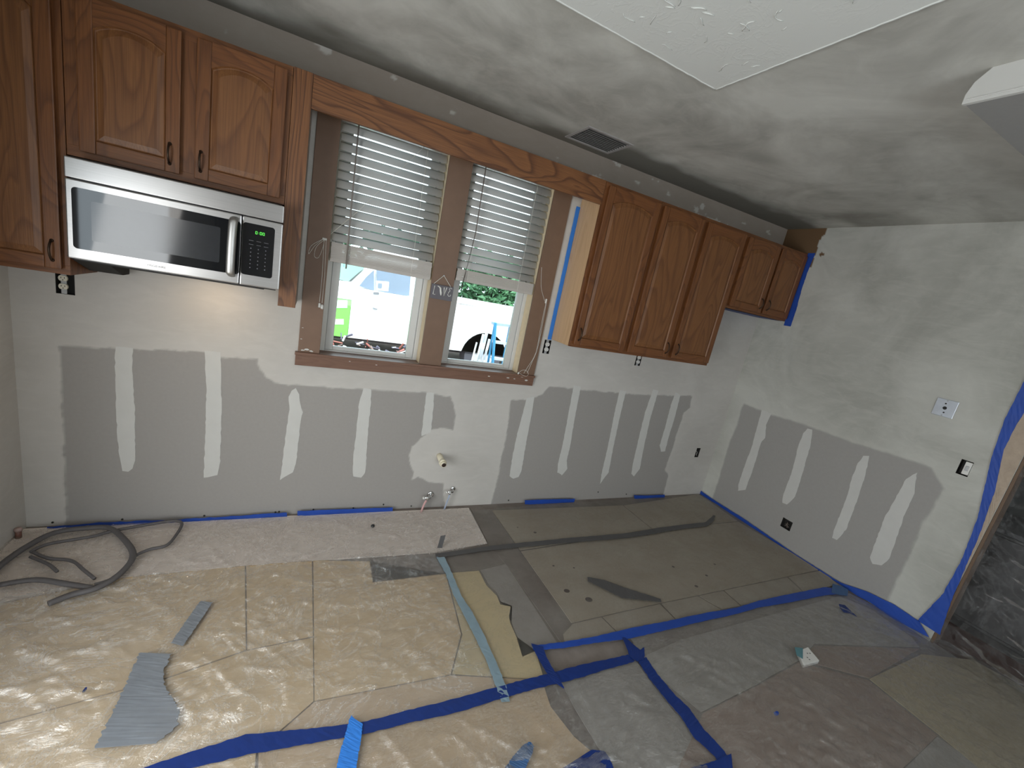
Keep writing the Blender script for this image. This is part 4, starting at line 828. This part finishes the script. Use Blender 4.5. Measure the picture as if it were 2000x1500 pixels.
A=w1([(390,500)])[0]; Bp=w1([(690,260)])[0]; C_=bedx[0]-.36; roof=belt+.62
bm=B(); slab(bm,[(A[0],TY+.10,belt),(A[0]+.48,TY+.18,roof),(C_-.12,TY+.18,roof),(C_,TY+.10,belt)],(0,1,0),1.5); obj('cab',bm,M_tw,T)
q=w1([(515,495),(600,390),(700,300),(700,555)]); bm=B(); slab(bm,[(x,TY+.055+.13*(z-belt),z) for x,y,z in q],(0,1,0),.02); obj('quarter_window',bm,M_tglass,T)
q=w1([(735,560),(735,270),(1160,330),(1130,618)]); bm=B(); slab(bm,[(x,TY+.055+.13*(z-belt),z) for x,y,z in q],(0,1,0),.02); obj('side_window',bm,M_tglass,T)
q=w1([(270,425),(390,462),(600,280),(300,200)]); bm=B(); slab(bm,[(x,TY+.3,z) for x,y,z in q],(0,1,0),.9); obj('windscreen',bm,simple('screen_reflection',(.16,.36,.28),.15,var=.5,scale=3),T)  # green reflection of the foliage put into the glass colour
q=w1([(725,432),(875,445),(865,555),(728,545)],TY-.22); bm=B(); slab(bm,q,(0,1,0),.08); mi=obj('side_mirror',bm,M_tw,T)
q=w1([(740,455),(790,460),(785,520),(738,515)],TY-.225); bm=B(); slab(bm,q,(0,-1,0),.006); obj('mirror_glass',bm,M_tglass,mi)
for L in ([(685,565),(752,570),(750,598),(685,594)],[(676,755),(732,768),(735,778),(680,772)]):
    bm=B(); slab(bm,w1(L,TY-.012),(0,1,0),.02); obj('door_handle',bm,simple('handle_grey',(.16,.16,.18),.5),T)
bm=B(); slab(bm,w2([(350,438),(840,512),(840,526),(348,452)],TY-.01),(0,1,0),.06); obj('bed_rail',bm,M_vinyl,T)
for k in range(2):
    bm=B(); cx=wx if k==0 else fx-.65; tube(bm,[(cx,TY+.03,wz),(cx,TY+.27,wz)],wr_,28); t_=obj('wheel',bm,simple('tyre%d'%k,(.09,.09,.11),.8),T)
    bm=B(); tube(bm,[(cx,TY+.02,wz),(cx,TY+.035,wz)],wr_*.55,20); obj('wheel_rim',bm,simple('rim%d'%k,(.55,.55,.58),.4),t_)
bm=B(); box(bm,gx,xe,TY+.5,TY+1.3,sill-.12,sill+.02); obj('underbody',bm,simple('under_grey',(.10,.09,.10),.7),T)
# step ladder
T=thing('step_ladder','blue step ladder with white treads leaning by the truck outside','ladder',tuple(back(960,705,2.3)))
Mlb=simple('ladder_blue',(.05,.30,.55),.4)
LY=2.2
def lb(L): return w2(L,LY)
for L in ([(800,690),(765,1160)],[(985,720),(940,1230)]):
    p,q=lb(L); q=(q[0],LY,YG) if False else q
    d=(Vector(q)-Vector(p)); q2=Vector(p)+d*((p[2]+.62)/(p[2]-q[2])); bm=B(); tube(bm,[p,tuple(q2)],.018,6); obj('rail',bm,Mlb,T)
    bm=B(); tube(bm,[(p[0],p[1]+.02,p[2]),(q2.x,q2.y+.5,q2.z)],.014,6); obj('rail',bm,Mlb,T)
bm=B(); slab(bm,lb([(790,690),(1000,715),(1000,745),(790,725)]),(0,1,0),.12); obj('ladder_cap',bm,simple('ladder_grey',(.35,.45,.55),.5),T)
for v in (930,1130,1330,1530): 
    x0_=800-(v-700)*.075; x1_=985-(v-700)*.09; bm=B(); slab(bm,lb([(x0_,v-15),(x1_,v+10),(x1_,v+35),(x0_,v+12)]),(0,1,0),.10); obj('tread',bm,simple('tread_white_shaded',(.5,.55,.6),.5),T)  # bluish shading of the white treads put into their colour
# yard clutter
R=random.Random(3)
cols=[simple('clutter_white',(.8,.8,.8),.5),simple('clutter_red',(.34,.10,.08),.5),simple('clutter_wood',(.28,.20,.18),.7),simple('clutter_dark',(.13,.12,.17),.7)]
T=tag(obj('pipe_bundle',B(),cols[0],None,(0,0,0)),'bundle of white pipes standing on end beside the ladder outside','pipes') if False else thing('pipe_bundle','bundle of white pipes standing on end beside the ladder outside','pipes',tuple(back(945,690,2.45)))
for (u,v,wd) in ((655,830,.022),(690,820,.022),(570,930,.012),(725,890,.018)):
    p=w2([(u,v)],2.45)[0]; bm=B(); tube(bm,[p,(p[0]-.05,2.45,YG)],wd,8); obj('pipe',bm,cols[0],T,smooth=True)
yard=B()
def clutter(n,us,vs,fw,y0,y1,mats,name,label):
    T=thing(name,label,'debris',(0,2.2,YG)); 
    for k in range(n):
        u=R.uniform(*us); v=R.uniform(*vs); y=R.uniform(y0,y1); p=fw([(u,v)],y)[0]; L=R.uniform(.04,.15); a=R.uniform(0,6.28); bm=B()
        z0=YG+R.uniform(0.0,.38); tube(bm,[(p[0],y,z0),(p[0]+L*math.cos(a),y+L*math.sin(a)*.5,z0+R.uniform(-.0,.08))],R.uniform(.004,.016),6); obj('scrap',bm,R.choice(mats),T)
clutter(150,(100,1150),(1120,1250),w1,1.7,2.9,cols,'scrap_heap','scattered scrap and debris on the ground beneath the truck front')
clutter(130,(200,1000),(1000,1250),w2,1.6,2.1,cols,'scrap_heap','scattered scrap on the ground by the truck wheel and ladder')
# shrubs behind
Ml=[simple('leaf%d'%k,c,.6,var=.5,scale=4) for k,c in enumerate(((.085,.22,.10),(.05,.15,.09),(.14,.30,.10)))]
def shrub(x,y,h,rw_,m,label,seed):
    T=thing('shrub',label,'shrub',(x,y,YG)); R=random.Random(seed); bm=B()
    for k in range(2600):
        a=R.uniform(0,6.28);r=rw_*math.sqrt(R.random()); z=YG+R.uniform(.1,1)**.8*(h-1.0); rr=r*(1-.4*abs((z-YG)/h-.3)); c=Vector((x+rr*math.cos(a),y+rr*math.sin(a)*.6,z))
        d=Vector((R.uniform(-1,1),R.uniform(-1,1),R.uniform(-.4,1))).normalized(); s=d.cross(Vector((R.uniform(-1,1),R.uniform(-1,1),.3))).normalized(); L=R.uniform(.12,.30); w_=L*.17
        v=[bm.verts.new(c),bm.verts.new(c+d*L*.5+s*w_),bm.verts.new(c+d*L-Vector((0,0,L*.2))),bm.verts.new(c+d*L*.5-s*w_)]; bm.faces.new(v)
    tag(obj('foliage',bm,m,T),kind='stuff'); bm=B(); tube(bm,[(x,y,YG),(x+.05,y,YG+h*.6)],[.05,.02],6); obj('stem',bm,M_dark,T)
for i,(x,y,h,r,mi,lb_) in enumerate(((.9,5.6,2.7,.95,0,'green shrub seen past the windscreen of the truck'),(2.85,6.3,2.9,.95,1,'dark green shrub behind the truck cab'),(4.75,5.9,2.9,.85,0,'leafy shrub behind the truck bed, left of the fern'),(6.75,5.5,2.6,.80,2,'bright fern-like shrub behind the truck bed at right'),(8.6,6.4,3.0,1.0,1,'dark shrub furthest right behind the truck'))): shrub(x,y,h,r,Ml[mi],lb_,i)

# stub in the left corner
p=flo(36,1042,.03); T=thing('capped_stub','small reddish capped pipe stub in the left corner of the floor','pipe',tuple(p))
bm=B(); tube(bm,[(p[0],p[1],.0),(p[0],p[1],.045)],.012,12); obj('stub_pipe',bm,simple('copper_dull',(.16,.07,.05),.5),T,smooth=True)
bm=B(); tube(bm,[(p[0],p[1],.045),(p[0],p[1],.060)],[.015,.014],12); obj('stub_cap',bm,simple('cap_pink',(.42,.30,.27),.5),T,smooth=True)
# spackle drips on sill and casing
dr=B()
for (u,v,a) in ((592,684,.012),(600,683,.016),(608,686,.012),(591,640,.006),(588,662,.006),(992,738,.012),(1005,740,.010),(1020,736,.012),(1028,743,.014),(955,735,.010),(683,706,.005),(735,713,.006)):
    q=back(u,v,-.0235 if v>700 else -.0135); pts=[(q[0]+a*math.cos(t)*random.uniform(.6,1.2),q[1],q[2]+a*.4*math.sin(t)*random.uniform(.5,1.2)) for t in np.linspace(0,6.28,9)[:-1]]
    slab(dr,pts,(0,1,0),.002)
tag(obj('plaster_splashes',dr,M_mud,sa),kind='stuff')
# ================================================================== groups of repeats
GR={'wall_cabinet':'oak wall cabinets along the back wall','window_blind':'blinds in the two windows','lift_cord':'pull cords of the blinds','outlet':'uncovered electrical boxes in the walls','masking_tape':'blue masking tapes on walls and cabinets','floor_tape':'tapes stuck to the floor covering','plastic_sheet':'clear plastic sheets on the floor','shutoff_valve':'shut-off valves below the drain stub','scrap_heap':'scrap lying in the yard','shrub':'shrubs behind the truck'}
for o in S.objects:
    if o.parent is None:
        g=GR.get(o.name.split('.')[0])
        if g: o['group']=g
